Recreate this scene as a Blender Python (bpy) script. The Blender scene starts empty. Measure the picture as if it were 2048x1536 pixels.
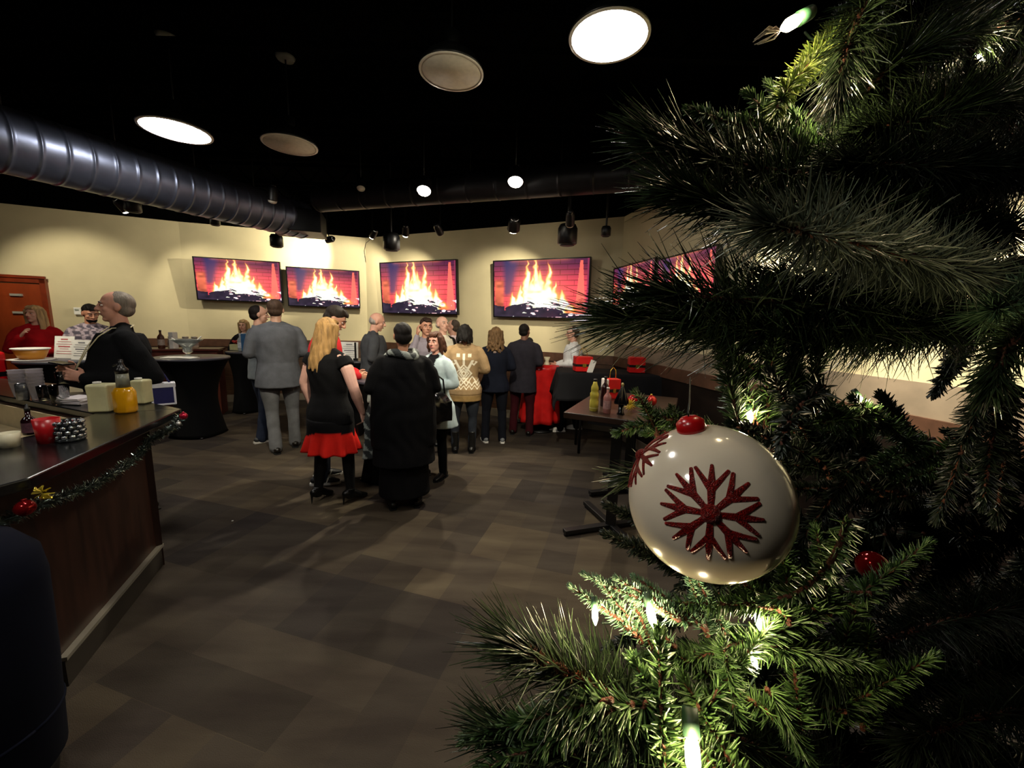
import bpy, bmesh, math, random
import numpy as np
from mathutils import Vector, Matrix
random.seed(7); rng = np.random.default_rng(7)
SC = bpy.context.scene; COL = SC.collection
PI = math.pi
# ---------------------------------------------------------------- camera, world, exposure
FPX, CAM_H = 790.0, 1.7
CAM_R = Matrix.Rotation(PI/2 - math.radians(8.9), 3, 'X') @ Matrix.Rotation(math.radians(1.7), 3, 'Z')
cam = bpy.data.objects.new('camera', bpy.data.cameras.new('camera'))
cam.data.sensor_width = 36; cam.data.lens = 36*FPX/2048
cam.data.clip_start = 0.01; cam.data.clip_end = 100
m4 = CAM_R.to_4x4(); m4.translation = Vector((0, 0, CAM_H)); cam.matrix_world = m4
COL.objects.link(cam); SC.camera = cam
world = bpy.data.worlds.new('world'); SC.world = world; world.use_nodes = True
world.node_tree.nodes['Background'].inputs[0].default_value = (0.9, 0.92, 1.0, 1)
world.node_tree.nodes['Background'].inputs[1].default_value = 0.0
SC.view_settings.view_transform = 'Standard'; SC.view_settings.look = 'None'
SC.view_settings.exposure = 1.0; SC.view_settings.gamma = 1; SC.view_settings.use_curve_mapping = False
SC.cycles.max_bounces = 6; SC.cycles.sample_clamp_indirect = 3.0
SC.cycles.use_denoising = True
try: SC.cycles.use_adaptive_sampling = True; SC.cycles.adaptive_threshold = 0.02
except Exception: pass

def ray(x, y): return CAM_R @ Vector(((x-1024)/FPX, (768-y)/FPX, -1))
def G(x, y, z=0.0):                      # point at height z seen at that place of the photograph
    d = ray(x, y); return Vector((0, 0, CAM_H)) + d*((z-CAM_H)/d.z)
def U(x, y, Y):                          # point at distance Y into the room
    d = ray(x, y); return Vector((0, 0, CAM_H)) + d*(Y/d.y)
def D(x, y, dep): return Vector((0, 0, CAM_H)) + ray(x, y)*dep

# ---------------------------------------------------------------- materials
def hx(h):
    h = h.lstrip('#'); o = []
    for i in (0, 2, 4):
        v = int(h[i:i+2], 16)/255; o.append(v/12.92 if v <= 0.04045 else ((v+0.055)/1.055)**2.4)
    return (*o, 1)
MATS = {}
def M(name, col='#808080', rough=0.6, metal=0.0, var=0.12, vscale=8.0, bump=0.0, bscale=60.0, trans=0.0, ior=1.45, emit=0.0, ecol=None, spec=0.5, attr=False, coat=0.0, sheen=0.0, stretch=(1,1,1)):
    if name in MATS: return MATS[name]
    m = bpy.data.materials.new(name); m.use_nodes = True; nt = m.node_tree; N = nt.nodes; L = nt.links
    b = N['Principled BSDF']; c = hx(col)
    b.inputs['Roughness'].default_value = rough; b.inputs['Metallic'].default_value = metal
    b.inputs['Transmission Weight'].default_value = trans; b.inputs['IOR'].default_value = ior
    b.inputs['Specular IOR Level'].default_value = spec; b.inputs['Coat Weight'].default_value = coat
    b.inputs['Sheen Weight'].default_value = sheen
    tc = N.new('ShaderNodeTexCoord'); mp = N.new('ShaderNodeMapping'); mp.inputs['Scale'].default_value = stretch
    L.new(tc.outputs['Object'], mp.inputs['Vector'])
    n = N.new('ShaderNodeTexNoise'); n.inputs['Scale'].default_value = vscale; n.inputs['Detail'].default_value = 4
    L.new(mp.outputs[0], n.inputs['Vector'])
    mx = N.new('ShaderNodeMix'); mx.data_type = 'RGBA'; mx.blend_type = 'MULTIPLY'
    cr = N.new('ShaderNodeMapRange'); cr.inputs['From Min'].default_value = .3; cr.inputs['From Max'].default_value = .7
    cr.inputs['To Min'].default_value = 1-2*var; cr.inputs['To Max'].default_value = 1.0
    L.new(n.outputs['Fac'], cr.inputs['Value']); L.new(cr.outputs[0], mx.inputs[7]); mx.inputs[0].default_value = 1
    if attr:
        a = N.new('ShaderNodeAttribute'); a.attribute_name = 'Col'; L.new(a.outputs['Color'], mx.inputs[6])
    else: mx.inputs[6].default_value = c
    L.new(mx.outputs[2], b.inputs['Base Color'])
    if bump:
        n2 = N.new('ShaderNodeTexNoise'); n2.inputs['Scale'].default_value = bscale; L.new(mp.outputs[0], n2.inputs['Vector'])
        bp = N.new('ShaderNodeBump'); bp.inputs['Strength'].default_value = bump; bp.inputs['Distance'].default_value = 0.01
        L.new(n2.outputs['Fac'], bp.inputs['Height']); L.new(bp.outputs[0], b.inputs['Normal'])
    if emit:
        b.inputs['Emission Color'].default_value = hx(ecol or col); b.inputs['Emission Strength'].default_value = emit
    MATS[name] = m; return m
def glass(name, col='#f4f8f8', rough=0.03, alpha=None): # thin clear plastic or glass
    return M(name, col, rough, trans=1.0, ior=1.3, var=0.0)

# ---------------------------------------------------------------- mesh helpers
def tag(o, label=None, cat=None, group=None, kind=None):
    if label: o['label'] = label
    if cat: o['category'] = cat
    if group: o['group'] = group
    if kind: o['kind'] = kind
    return o
def empty(name, loc, label, cat, group=None, rz=0.0):
    o = bpy.data.objects.new(name, None); COL.objects.link(o); o.location = loc; o.rotation_euler = (0, 0, rz)
    o.empty_display_size = 0.05
    return tag(o, label, cat, group)
def link(name, me, mat=None, parent=None, smooth=True):
    o = bpy.data.objects.new(name, me); COL.objects.link(o)
    if mat:
        for q in (mat if isinstance(mat, (list, tuple)) else [mat]): me.materials.append(q)
    if parent: o.parent = parent
    if smooth: me.polygons.foreach_set('use_smooth', [True]*len(me.polygons))
    return o
def obj(name, bm, mat=None, parent=None, smooth=True, bevel=0.0, loc=None, rz=None):
    bmesh.ops.recalc_face_normals(bm, faces=bm.faces[:])
    me = bpy.data.meshes.new(name); bm.to_mesh(me); bm.free()
    o = link(name, me, mat, parent, smooth)
    if loc is not None: o.location = loc
    if rz is not None: o.rotation_euler = (0, 0, rz)
    if bevel:
        b = o.modifiers.new('b', 'BEVEL'); b.width = bevel; b.segments = 2; b.limit_method = 'ANGLE'
    return o
def setsharp(o):   # flat faces on boxy things
    o.data.polygons.foreach_set('use_smooth', [False]*len(o.data.polygons)); return o
def NB(): return bmesh.new()
def box(bm, c, s, rot=None, mi=0):
    r = bmesh.ops.create_cube(bm, size=1.0)
    mt = Matrix.Translation(c) @ (rot.to_4x4() if rot else Matrix.Identity(4)) @ Matrix.Diagonal((*s, 1))
    bmesh.ops.transform(bm, matrix=mt, verts=r['verts'])
    for f in {f for v in r['verts'] for f in v.link_faces}: f.material_index = mi
    return r['verts']
def lathe(bm, prof, c=(0, 0, 0), seg=28, axis=None, mi=0, cap=True):
    R = axis if axis is not None else Matrix.Identity(3); c = Vector(c); rings = []
    for r, z in prof:
        rings.append([bm.verts.new(c + R @ Vector((r*math.cos(2*PI*k/seg), r*math.sin(2*PI*k/seg), z))) for k in range(seg)])
    for a, b in zip(rings, rings[1:]):
        for k in range(seg):
            bm.faces.new((a[k], a[(k+1) % seg], b[(k+1) % seg], b[k])).material_index = mi
    if cap:
        bm.faces.new(rings[0][::-1]).material_index = mi; bm.faces.new(rings[-1]).material_index = mi
def frame_of(d, ref=Vector((0, 0, 1))):
    d = d.normalized(); a = ref.cross(d)
    if a.length < 1e-3: a = Vector((1, 0, 0)).cross(d)
    a.normalize(); return a, d.cross(a)
def tube(bm, pts, rad, seg=10, ref=None, round_=True, mi=0):
    pts = [Vector(p) for p in pts]; n = len(pts)
    rad = [rad]*n if not isinstance(rad, (list, tuple)) else list(rad)
    rad = [(r, r) if not isinstance(r, (list, tuple)) else r for r in rad]
    dirs = [((pts[min(i+1, n-1)]-pts[max(i-1, 0)]).normalized()) for i in range(n)]
    P = []; last = [None]
    rf = Vector(ref) if ref is not None else None
    def ring(p, d, ra, rb):
        if rf is not None:
            a = rf - d*rf.dot(d)
            if a.length < 1e-4: a = d.orthogonal()
            a.normalize(); b = d.cross(a)
        else:
            a = frame_of(d)[0] if last[0] is None else last[0]-d*last[0].dot(d)
            if a.length < 1e-3: a = frame_of(d)[0]
            a.normalize(); b = d.cross(a); last[0] = a
        P.append([bm.verts.new(p + a*(ra*math.cos(2*PI*k/seg)) + b*(rb*math.sin(2*PI*k/seg))) for k in range(seg)])
    if round_:
        m = min(rad[0]); ring(pts[0]-dirs[0]*m*.9, dirs[0], rad[0][0]*.35, rad[0][1]*.35); ring(pts[0]-dirs[0]*m*.55, dirs[0], rad[0][0]*.8, rad[0][1]*.8)
    for i in range(n): ring(pts[i], dirs[i], *rad[i])
    if round_:
        m = min(rad[-1]); ring(pts[-1]+dirs[-1]*m*.55, dirs[-1], rad[-1][0]*.8, rad[-1][1]*.8); ring(pts[-1]+dirs[-1]*m*.9, dirs[-1], rad[-1][0]*.35, rad[-1][1]*.35)
    for A, B in zip(P, P[1:]):
        for k in range(seg): bm.faces.new((A[k], A[(k+1) % seg], B[(k+1) % seg], B[k])).material_index = mi
    bm.faces.new(P[0][::-1]).material_index = mi; bm.faces.new(P[-1]).material_index = mi
def ell(bm, c, r, rot=None, seg=14, mi=0):
    q = bmesh.ops.create_uvsphere(bm, u_segments=seg, v_segments=max(6, seg*2//3), radius=1)
    mt = Matrix.Translation(c) @ (rot.to_4x4() if rot else Matrix.Identity(4)) @ Matrix.Diagonal((*(r if isinstance(r, (tuple, list)) else (r, r, r)), 1))
    bmesh.ops.transform(bm, matrix=mt, verts=q['verts'])
    if mi:
        for f in {f for v in q['verts'] for f in v.link_faces}: f.material_index = mi
def loft(bm, secs, seg=24):   # secs: (z, rx, ry, cx, cy)
    P = []
    for s in secs:
        z, rx, ry = s[:3]; cx = s[3] if len(s) > 3 else 0; cy = s[4] if len(s) > 4 else 0
        P.append([bm.verts.new((cx+rx*math.cos(2*PI*k/seg), cy+ry*math.sin(2*PI*k/seg), z)) for k in range(seg)])
    for A, B in zip(P, P[1:]):
        for k in range(seg): bm.faces.new((A[k], A[(k+1) % seg], B[(k+1) % seg], B[k]))
    bm.faces.new(P[0][::-1]); bm.faces.new(P[-1])
def slab(bm, poly, z0, z1, mi=0):
    A = [bm.verts.new((p[0], p[1], z0)) for p in poly]; B = [bm.verts.new((p[0], p[1], z1)) for p in poly]; n = len(poly)
    for i in range(n): bm.faces.new((A[i], A[(i+1) % n], B[(i+1) % n], B[i])).material_index = mi
    bm.faces.new(A[::-1]).material_index = mi; bm.faces.new(B).material_index = mi
def remesh(bm, voxel, wob=0.0, wk=30.0, smooth=2):
    bmesh.ops.recalc_face_normals(bm, faces=bm.faces[:])
    me = bpy.data.meshes.new('t'); bm.to_mesh(me); bm.free()
    o = bpy.data.objects.new('t', me); COL.objects.link(o)
    r = o.modifiers.new('r', 'REMESH'); r.mode = 'VOXEL'; r.voxel_size = voxel; r.use_smooth_shade = True
    if smooth:
        s = o.modifiers.new('s', 'SMOOTH'); s.iterations = smooth; s.factor = .5
    dg = bpy.context.evaluated_depsgraph_get(); dg.update()
    new = bpy.data.meshes.new_from_object(o.evaluated_get(dg))
    bpy.data.objects.remove(o); bpy.data.meshes.remove(me)
    if wob:
        n = len(new.vertices); co = np.empty(n*3, np.float32); new.vertices.foreach_get('co', co); co = co.reshape(-1, 3)
        no = np.empty(n*3, np.float32); new.vertices.foreach_get('normal', no); no = no.reshape(-1, 3)
        a = np.sin(co[:, 0]*wk+2.5*np.sin(co[:, 2]*11+co[:, 1]*7))*np.sin(co[:, 2]*wk*.45+3*np.sin(co[:, 0]*9)+co[:, 1]*13)
        co += no*(a*wob)[:, None]; new.vertices.foreach_set('co', co.ravel())
    return new
def vcol(me, fn):
    n = len(me.vertices); co = np.empty(n*3, np.float32); me.vertices.foreach_get('co', co); co = co.reshape(-1, 3)
    c = np.ones((n, 4), np.float32); c[:, :3] = fn(co)
    a = me.color_attributes.new('Col', 'FLOAT_COLOR', 'POINT'); a.data.foreach_set('color', c.ravel())

# ---------------------------------------------------------------- room shell
WA0, WAB, WBC, WC1, WD1 = Vector((-6.05, 7.4, 0)), Vector((-3.06, 8.35, 0)), Vector((1.6, 6.2, 0)), Vector((2.85, 0.3, 0)), Vector((-8.7, 6.2, 0))
WALL_H, CEIL_H, RAIL = 3.3, 4.05, 1.22
cream = M('cream_wall_paint', '#c9bd98', 0.75, var=0.05, vscale=3, bump=0.06, bscale=180)
black = M('black_ceiling_paint', '#060606', 1.0, var=0.2, spec=0.0)
wood_p = M('wainscot_wood', '#4d3422', 0.45, var=0.3, vscale=5, stretch=(1, 1, 7))
rail_m = M('rail_wood', '#5d4030', 0.4, var=0.2, vscale=12)
basem = M('base_vinyl', '#6d6355', 0.6)
def wallbox(name, a, b, z0, z1, mat, off=0.0, th=0.12, kind='structure', parent=None):
    d = (b-a); L = d.length; u = d.normalized(); n = Vector((u.y, -u.x, 0))  # n points into the room
    bm = NB(); c = (a+b)/2 + n*(off-th/2)
    box(bm, (0, 0, (z1-z0)/2), (L+0.02, th, z1-z0))
    o = setsharp(obj(name, bm, mat, parent)); o.location = (c.x, c.y, z0); o.rotation_euler = (0, 0, math.atan2(u.y, u.x))
    if kind and not parent: o['kind'] = kind
    return o
segs = [('back_left', WA0, WAB), ('back', WAB, WBC), ('right', WBC, WC1), ('left', WD1, WA0)]
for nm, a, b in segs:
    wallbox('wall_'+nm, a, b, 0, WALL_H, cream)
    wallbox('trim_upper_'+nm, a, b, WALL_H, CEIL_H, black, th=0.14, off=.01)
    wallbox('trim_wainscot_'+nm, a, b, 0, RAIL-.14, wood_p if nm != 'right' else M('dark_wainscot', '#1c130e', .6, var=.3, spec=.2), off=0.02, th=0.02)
    wallbox('trim_rail_'+nm, a, b, RAIL-.14, RAIL, rail_m, off=0.035, th=0.035)
    wallbox('baseboard_'+nm, a, b, 0, 0.14, basem, off=0.03, th=0.012)
WB1, WB2 = Vector((-8.9, -2.6, 0)), Vector((2.95, -2.6, 0))
dark_w = M('dark_rear_wall', '#2a2520', 0.8)
wallbox('wall_side', WB1, WD1, 0, CEIL_H, dark_w)
wallbox('wall_rear', WB2, WB1, 0, CEIL_H, dark_w)
wallbox('wall_near_right', WC1, WB2, 0, CEIL_H, dark_w)
bm = NB(); slab(bm, [(-9, -2.7), (3.1, -2.7), (3.1, 6.5), (0, 8.5), (-3, 8.6), (-9, 7.6)], CEIL_H, CEIL_H+.1)
setsharp(tag(obj('ceiling', bm, black), kind='structure'))
# carpet
def carpet():
    m = bpy.data.materials.new('carpet_tiles'); m.use_nodes = True; N = m.node_tree.nodes; L = m.node_tree.links
    b = N['Principled BSDF']; b.inputs['Roughness'].default_value = .95; b.inputs['Specular IOR Level'].default_value = .15
    tc = N.new('ShaderNodeTexCoord')
    def mapping(rot, sc=(1, 1, 1)):
        mp = N.new('ShaderNodeMapping'); mp.inputs['Rotation'].default_value = (0, 0, rot); mp.inputs['Scale'].default_value = sc
        L.new(tc.outputs['Object'], mp.inputs['Vector']); return mp
    def brick(mp, w, h, c1, c2, off=.5):
        t = N.new('ShaderNodeTexBrick'); L.new(mp.outputs[0], t.inputs['Vector']); t.offset = off
        t.inputs['Color1'].default_value = hx(c1); t.inputs['Color2'].default_value = hx(c2); t.inputs['Mortar'].default_value = hx(c1)
        t.inputs['Mortar Size'].default_value = .0; t.inputs['Brick Width'].default_value = w; t.inputs['Row Height'].default_value = h
        t.inputs['Scale'].default_value = 1; return t
    r = math.radians(16)
    b1 = brick(mapping(r), .5, .25, '#2e2a2b', '#504a44'); b2 = brick(mapping(r+PI/2), .75, .25, '#3a3534', '#5c5446', .33)
    b3 = brick(mapping(r), 1.0, .5, '#8f8a92', '#fff4dc', .25)
    def mix(mode, f, a, bb):
        x = N.new('ShaderNodeMix'); x.data_type = 'RGBA'; x.blend_type = mode; x.inputs[0].default_value = f
        L.new(a, x.inputs[6]); L.new(bb, x.inputs[7]); return x.outputs[2]
    c = mix('MIX', .45, b1.outputs[0], b2.outputs[0]); c = mix('MULTIPLY', .75, c, b3.outputs[0])
    nz = N.new('ShaderNodeTexNoise'); nz.inputs['Scale'].default_value = 3.2; nz.inputs['Detail'].default_value = 6
    cr = N.new('ShaderNodeValToRGB'); cr.color_ramp.elements[0].color = (.55, .5, .5, 1); cr.color_ramp.elements[1].color = (1, 1, .95, 1)
    cr.color_ramp.elements[0].position = .35; cr.color_ramp.elements[1].position = .65
    L.new(mapping(r, (.5, 2.2, 1)).outputs[0], nz.inputs['Vector']); L.new(nz.outputs['Fac'], cr.inputs[0]); c = mix('MULTIPLY', .8, c, cr.outputs[0])
    wv = N.new('ShaderNodeTexWave'); wv.inputs['Scale'].default_value = 14; wv.bands_direction = 'Y'; L.new(mapping(r).outputs[0], wv.inputs['Vector'])
    wr = N.new('ShaderNodeMapRange'); wr.inputs['To Min'].default_value = .72; L.new(wv.outputs['Fac'], wr.inputs['Value'])
    ms = N.new('ShaderNodeMix'); ms.data_type = 'RGBA'; ms.blend_type = 'MULTIPLY'; L.new(c, ms.inputs[6]); L.new(wr.outputs[0], ms.inputs[7])
    L.new(b3.outputs['Fac'], ms.inputs[0]); ms.inputs[0].default_value = .5
    nf = N.new('ShaderNodeMath'); nf.operation = 'GREATER_THAN'; n2 = N.new('ShaderNodeTexNoise'); n2.inputs['Scale'].default_value = 1.3
    L.new(n2.outputs['Fac'], nf.inputs[0]); nf.inputs[1].default_value = .5; L.new(nf.outputs[0], ms.inputs[0])
    L.new(ms.outputs[2], b.inputs['Base Color'])
    bp = N.new('ShaderNodeBump'); bp.inputs['Strength'].default_value = .35; bp.inputs['Distance'].default_value = .01
    n3 = N.new('ShaderNodeTexNoise'); n3.inputs['Scale'].default_value = 220; L.new(tc.outputs['Object'], n3.inputs['Vector'])
    L.new(n3.outputs['Fac'], bp.inputs['Height']); L.new(bp.outputs[0], b.inputs['Normal'])
    return m
bm = NB(); slab(bm, [(-9, -2.7), (3.1, -2.7), (3.1, 6.5), (0, 8.5), (-3, 8.6), (-9, 7.6)], -.1, 0)
setsharp(tag(obj('floor', bm, carpet()), kind='structure'))

def onwall(px, py, a, b, off=0.0):
    u = (b-a).normalized(); n = Vector((u.y, -u.x, 0)); o = a+n*off; d = ray(px, py); c = Vector((0, 0, CAM_H))
    t = (o-c).dot(n)/d.dot(n); return c+d*t
# taupe band on the right wall above the rail
wallbox('trim_band_right', WBC, WC1, RAIL, RAIL+.2, M('taupe_band', '#8d7d69', .7), off=.012, th=.012)
# door in the left wall
doorm = M('orange_stained_door', '#8e3a17', .35, var=.25, vscale=4, stretch=(1, 1, .3)); dframe = M('door_frame_wood', '#7a2d12', .35, var=.2)
p1 = onwall(103, 620, WD1, WA0); u = (WA0-WD1).normalized(); nn = Vector((u.y, -u.x, 0)); dw = 1.02
p0 = p1-u*dw; ang = math.atan2(u.y, u.x)
bm = NB(); box(bm, (dw/2, 0, 1.04), (dw-.12, .045, 2.08)); dr = setsharp(obj('door_1', bm, doorm)); tag(dr, kind='structure')
dr.location = p0.to_2d().to_3d()+nn*.03; dr.rotation_euler = (0, 0, ang)
bm = NB(); box(bm, (.03, 0, 1.08), (.07, .09, 2.16)); box(bm, (dw-.03, 0, 1.08), (.07, .09, 2.16)); box(bm, (dw/2, 0, 2.135), (dw, .09, .07))
box(bm, (dw/2, -.05, 2.19), (dw+.04, .03, .04))
setsharp(obj('door_frame', bm, dframe, dr))
for zz in (1.02, 1.62, 1.9):
    bm = NB(); box(bm, (dw-.35, -.04, zz), (.14, .03, .035)); setsharp(obj('push_plate', bm, M('brushed_plate', '#d8d2c4', .3, .6), dr))
bm = NB(); tp = onwall(156, 622, WD1, WA0, .02); box(bm, (0, -.012, 0), (.085, .03, .12)); box(bm, (0, -.03, .02), (.05, .01, .03), mi=1)
t = setsharp(obj('thermostat', bm, [M('white_plastic', '#e8e6df', .4), M('lcd_grey', '#9aa095', .3)], bevel=.004)); t.location = tp; t.rotation_euler = (0, 0, ang)
tag(t, 'small white thermostat on the cream wall right of the door', 'thermostat')

# ---------------------------------------------------------------- televisions
def fire(W=256, Hh=144):
    r = np.random.default_rng(3)
    u, v = np.meshgrid((np.arange(W+1))/W, (np.arange(Hh+1))/Hh)
    def sm(a, b, x):
        t = np.clip((x-a)/(b-a), 0, 1); return t*t*(3-2*t)
    def nz(f, s):
        g = r.random((int(f)+3, int(f)+3)); x = u*f+s; y = v*f; xi = x.astype(int) % (int(f)+1); yi = y.astype(int) % (int(f)+1); fx = x % 1; fy = y % 1
        fx = fx*fx*(3-2*fx); fy = fy*fy*(3-2*fy)
        return (g[yi, xi]*(1-fx)+g[yi, xi+1]*fx)*(1-fy)+(g[yi+1, xi]*(1-fx)+g[yi+1, xi+1]*fx)*fy
    N1 = nz(6, 0); N2 = nz(18, 0); N3 = nz(45, 0)
    top = np.array([.09, .015, .06]); mid = np.array([.80, .06, .09])
    k = sm(.98, .45, v)[..., None]; img = top*(1-k)+mid*k
    img *= (.75+.5*N1)[..., None]
    row = np.floor(v*11); br = ((v*11) % 1 < .13) | (((u*7+(row % 2)*.5) % 1) < .035)
    img[br] *= .35
    m = sm(.30, .22, u+.12*(.9-v)*(v < .9))*sm(.02, .1, u-.05)*sm(.30, .42, v); m *= sm(.06, .2, (v-.28)+(.3-u)*.2)
    img = img*(1-m[..., None])+np.array([.015, .02, .10])*m[..., None]
    m = (sm(.0, .02, u-.0)*sm(.13, .09, u)*sm(.72, .6, v))[..., None]; img = img*(1-m)+np.array([.62, .12, .06])*m*(.5+N2[..., None])
    m = ((np.abs(u-.925) < .012+.045*(1-v)) & (v < .97)).astype(float)[..., None]; img = img*(1-m)+np.array([.95, .16, .12])*(.8+.3*N1[..., None])*m
    m = sm(.975, .99, u)[..., None]; img = img*(1-m)+np.array([.25, .03, .08])*m
    T = np.zeros_like(u)
    for cu, h, w in ((.37, 1.05, .10), (.47, 1.2, .10), (.60, 1.0, .10), (.29, .6, .08), (.22, .46, .06), (.52, .85, .16), (.66, .65, .10), (.74, .50, .09), (.42, .75, .18)):
        cc = cu+.009*np.sin(v*11+cu*30)+.03*(N2-.5); hh = np.clip((v-.22)/(h-.22), 0, 1.2)
        ww = w*np.clip(1-hh, 0, 1)**1.15+.0001; T = np.maximum(T, sm(1.25, .25, np.abs(u-cc)/ww)*(hh < 1)*(1.05-.3*hh))
    T = np.maximum(T, np.exp(-(((u-.5)/.25)**2+((v-.36)/.17)**2)*1.3)*1.25)
    T = np.maximum(T, np.exp(-(((u-.82)/.1)**2+((v-.15)/.09)**2)*1.2)*1.0*(N2+.4))
    T = np.clip(T*(.8+.35*N2), 0, 1.3)
    for _ in range(2): T = (T+np.roll(T, 1, 0)+np.roll(T, -1, 0)+np.roll(T, 1, 1)+np.roll(T, -1, 1))/5
    G_ = T.copy()
    for k_ in (2, 4, 6): G_ = (G_+np.roll(G_, k_, 0)+np.roll(G_, -k_, 0)+np.roll(G_, k_, 1)+np.roll(G_, -k_, 1))/5
    img += np.clip(G_, 0, 1)[..., None]*np.array([.55, .14, .05])
    a = sm(.15, .6, T)[..., None]; fc = np.array([1.0, .30, .05]); img = img*(1-a)+fc*a
    a = sm(.4, .85, T)[..., None]; img = img*(1-a)+np.array([1., .75, .25])*a
    a = sm(.68, 1.02, T)[..., None]; img = img*(1-a)+np.array([1., .97, .82])*a
    halo = np.exp(-(((u-.48)/.3)**2+((v-.5)/.35)**2))[..., None]; img += halo*np.array([.45, .12, .07])
    L = np.zeros_like(u)
    for cu, cv, ru, rv, an in ((.28, .18, .17, .07, .12), (.55, .12, .22, .085, -.05), (.88, .05, .15, .05, -.2), (.2, .10, .14, .07, .2), (.43, .27, .05, .016, -.6), (.69, .25, .06, .02, -.5), (.33, .25, .09, .014, .3), (.76, .16, .07, .016, -.5), (.62, .2, .05, .012, .8)):
        x = (u-cu)*math.cos(an)+(v-cv)*math.sin(an); y = -(u-cu)*math.sin(an)+(v-cv)*math.cos(an)
        L = np.maximum(L, ((x/ru)**2+((y+.02)/(rv*.85))**2 < 1+.5*(N2-.5)))
    L = np.maximum(L, v < .055+.03*N2); L = np.maximum(L, (u < .12)*(v < .18+.05*N2))
    lc = np.array([.010, .007, .018])+N2[..., None]*np.array([.03, .018, .035]); L = L[..., None].astype(float); img = img*(1-L)+lc*L
    E = ((N2*.6+N3*.4 > .66) & (v < .26) & (u > .3+.8*(.2-v)))[..., None].astype(float); img = img*(1-E)+np.array([1, .55, .6])*E
    E = ((N2*.6+N3*.4 > .73) & (v < .27) & (u > .2))[..., None].astype(float); img = img*(1-E)+np.array([1, 1, 1])*E
    return np.clip(img, 0, 1)
def screen_mesh():
    W, Hh = 256, 144; im = fire(W, Hh)
    xs = np.linspace(-.5, .5, W+1); zs = np.linspace(-.5, .5, Hh+1); X, Z = np.meshgrid(xs, zs)
    co = np.stack([X, np.zeros_like(X), Z], -1).reshape(-1, 3)
    i = np.arange(W)[None, :]+np.arange(Hh)[:, None]*(W+1); f = np.stack([i, i+1, i+W+2, i+W+1], -1).reshape(-1, 4)
    me = bpy.data.meshes.new('screen'); me.from_pydata(co.tolist(), [], f.tolist())
    a = me.color_attributes.new('Col', 'FLOAT_COLOR', 'POINT'); c = np.ones((len(co), 4)); c[:, :3] = im.reshape(-1, 3); a.data.foreach_set('color', c.ravel().astype(np.float32))
    m = bpy.data.materials.new('fireplace_screen'); m.use_nodes = True; N = m.node_tree.nodes; L = m.node_tree.links; b = N['Principled BSDF']
    at = N.new('ShaderNodeAttribute'); at.attribute_name = 'Col'; L.new(at.outputs['Color'], b.inputs['Emission Color'])
    b.inputs['Emission Strength'].default_value = .6; b.inputs['Base Color'].default_value = (.01, .01, .01, 1); b.inputs['Roughness'].default_value = .12
    me.materials.append(m); return me
SCREEN = screen_mesh(); tvm = M('tv_bezel', '#0a0a0c', .3, var=0); tvs = M('tv_bezel_silver', '#3a3a42', .3, .5)
def tv(L, R, wall, label, tilt=0.06, top=None):   # L,R = (x, ytop, ybottom) pixels of left and right edges
    a, b = wall; off = .14
    lt, lb, rt, rb = onwall(L[0], L[1], a, b, off), onwall(L[0], L[2], a, b, off), onwall(R[0], R[1], a, b, off), onwall(R[0], R[2], a, b, off)
    w = ((rt-lt).to_2d().length+(rb-lb).to_2d().length)/2; zt = (lt.z+rt.z)/2; zb = (lb.z+rb.z)/2; h = w*9/16; zc = (zt+zb)/2
    h = (h+(zt-zb))/2
    u = (b-a).normalized(); c = (lt+rt)/2; print('TV', label[:30], round(w, 2), round(zt-zb, 2), round(zc, 2))
    o = empty('television', (c.x, c.y, zc), label, 'television', 'fireplace televisions on the walls'); o.rotation_euler = (tilt, 0, math.atan2(u.y, u.x))
    bm = NB(); t = .018; box(bm, (0, .03, 0), (w, .05, h), mi=0)
    box(bm, (0, -.002, h/2-t/2), (w, .02, t)); box(bm, (0, -.002, -h/2+t/2), (w, .02, t)); box(bm, (-w/2+t/2, -.002, 0), (t, .02, h)); box(bm, (w/2-t/2, -.002, 0), (t, .02, h))
    setsharp(obj('casing', bm, tvm, o))
    s = bpy.data.objects.new('screen', SCREEN); COL.objects.link(s); s.parent = o; s.location = (0, -.004, 0); s.scale = (w-2*t, 1, h-2*t)
    bm = NB(); box(bm, (0, .075, 0), (.3, .08, .25)); setsharp(obj('wall_bracket', bm, tvm, o))
    return o
WA, WB, WC = (WA0, WAB), (WAB, WBC), (WBC, WC1)
tv((386, 510, 597), (560, 528, 607), WA, 'wall television showing a log fire, leftmost of the row, beside the left corner')
tv((572, 530, 609), (718, 544, 620), WA, 'wall television showing a log fire, second from left, above the men in grey jackets')
tv((762, 524, 625), (914, 523, 629), WB, 'wall television showing a log fire, third from left, above the short haired woman in black')
tv((989, 520, 633), (1182, 516, 640), WB, 'largest looking wall television showing a log fire, fourth from left, above the queue of people')
tv((1230, 533, 628), (1314, 513, 632), WC, 'wall television on the right wall, first after the corner, half hidden by needles', .03)
tv((1319, 510, 634), (1440, 478, 650), WC, 'wall television on the right wall, nearest the tree and mostly hidden by it', .03)

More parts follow.
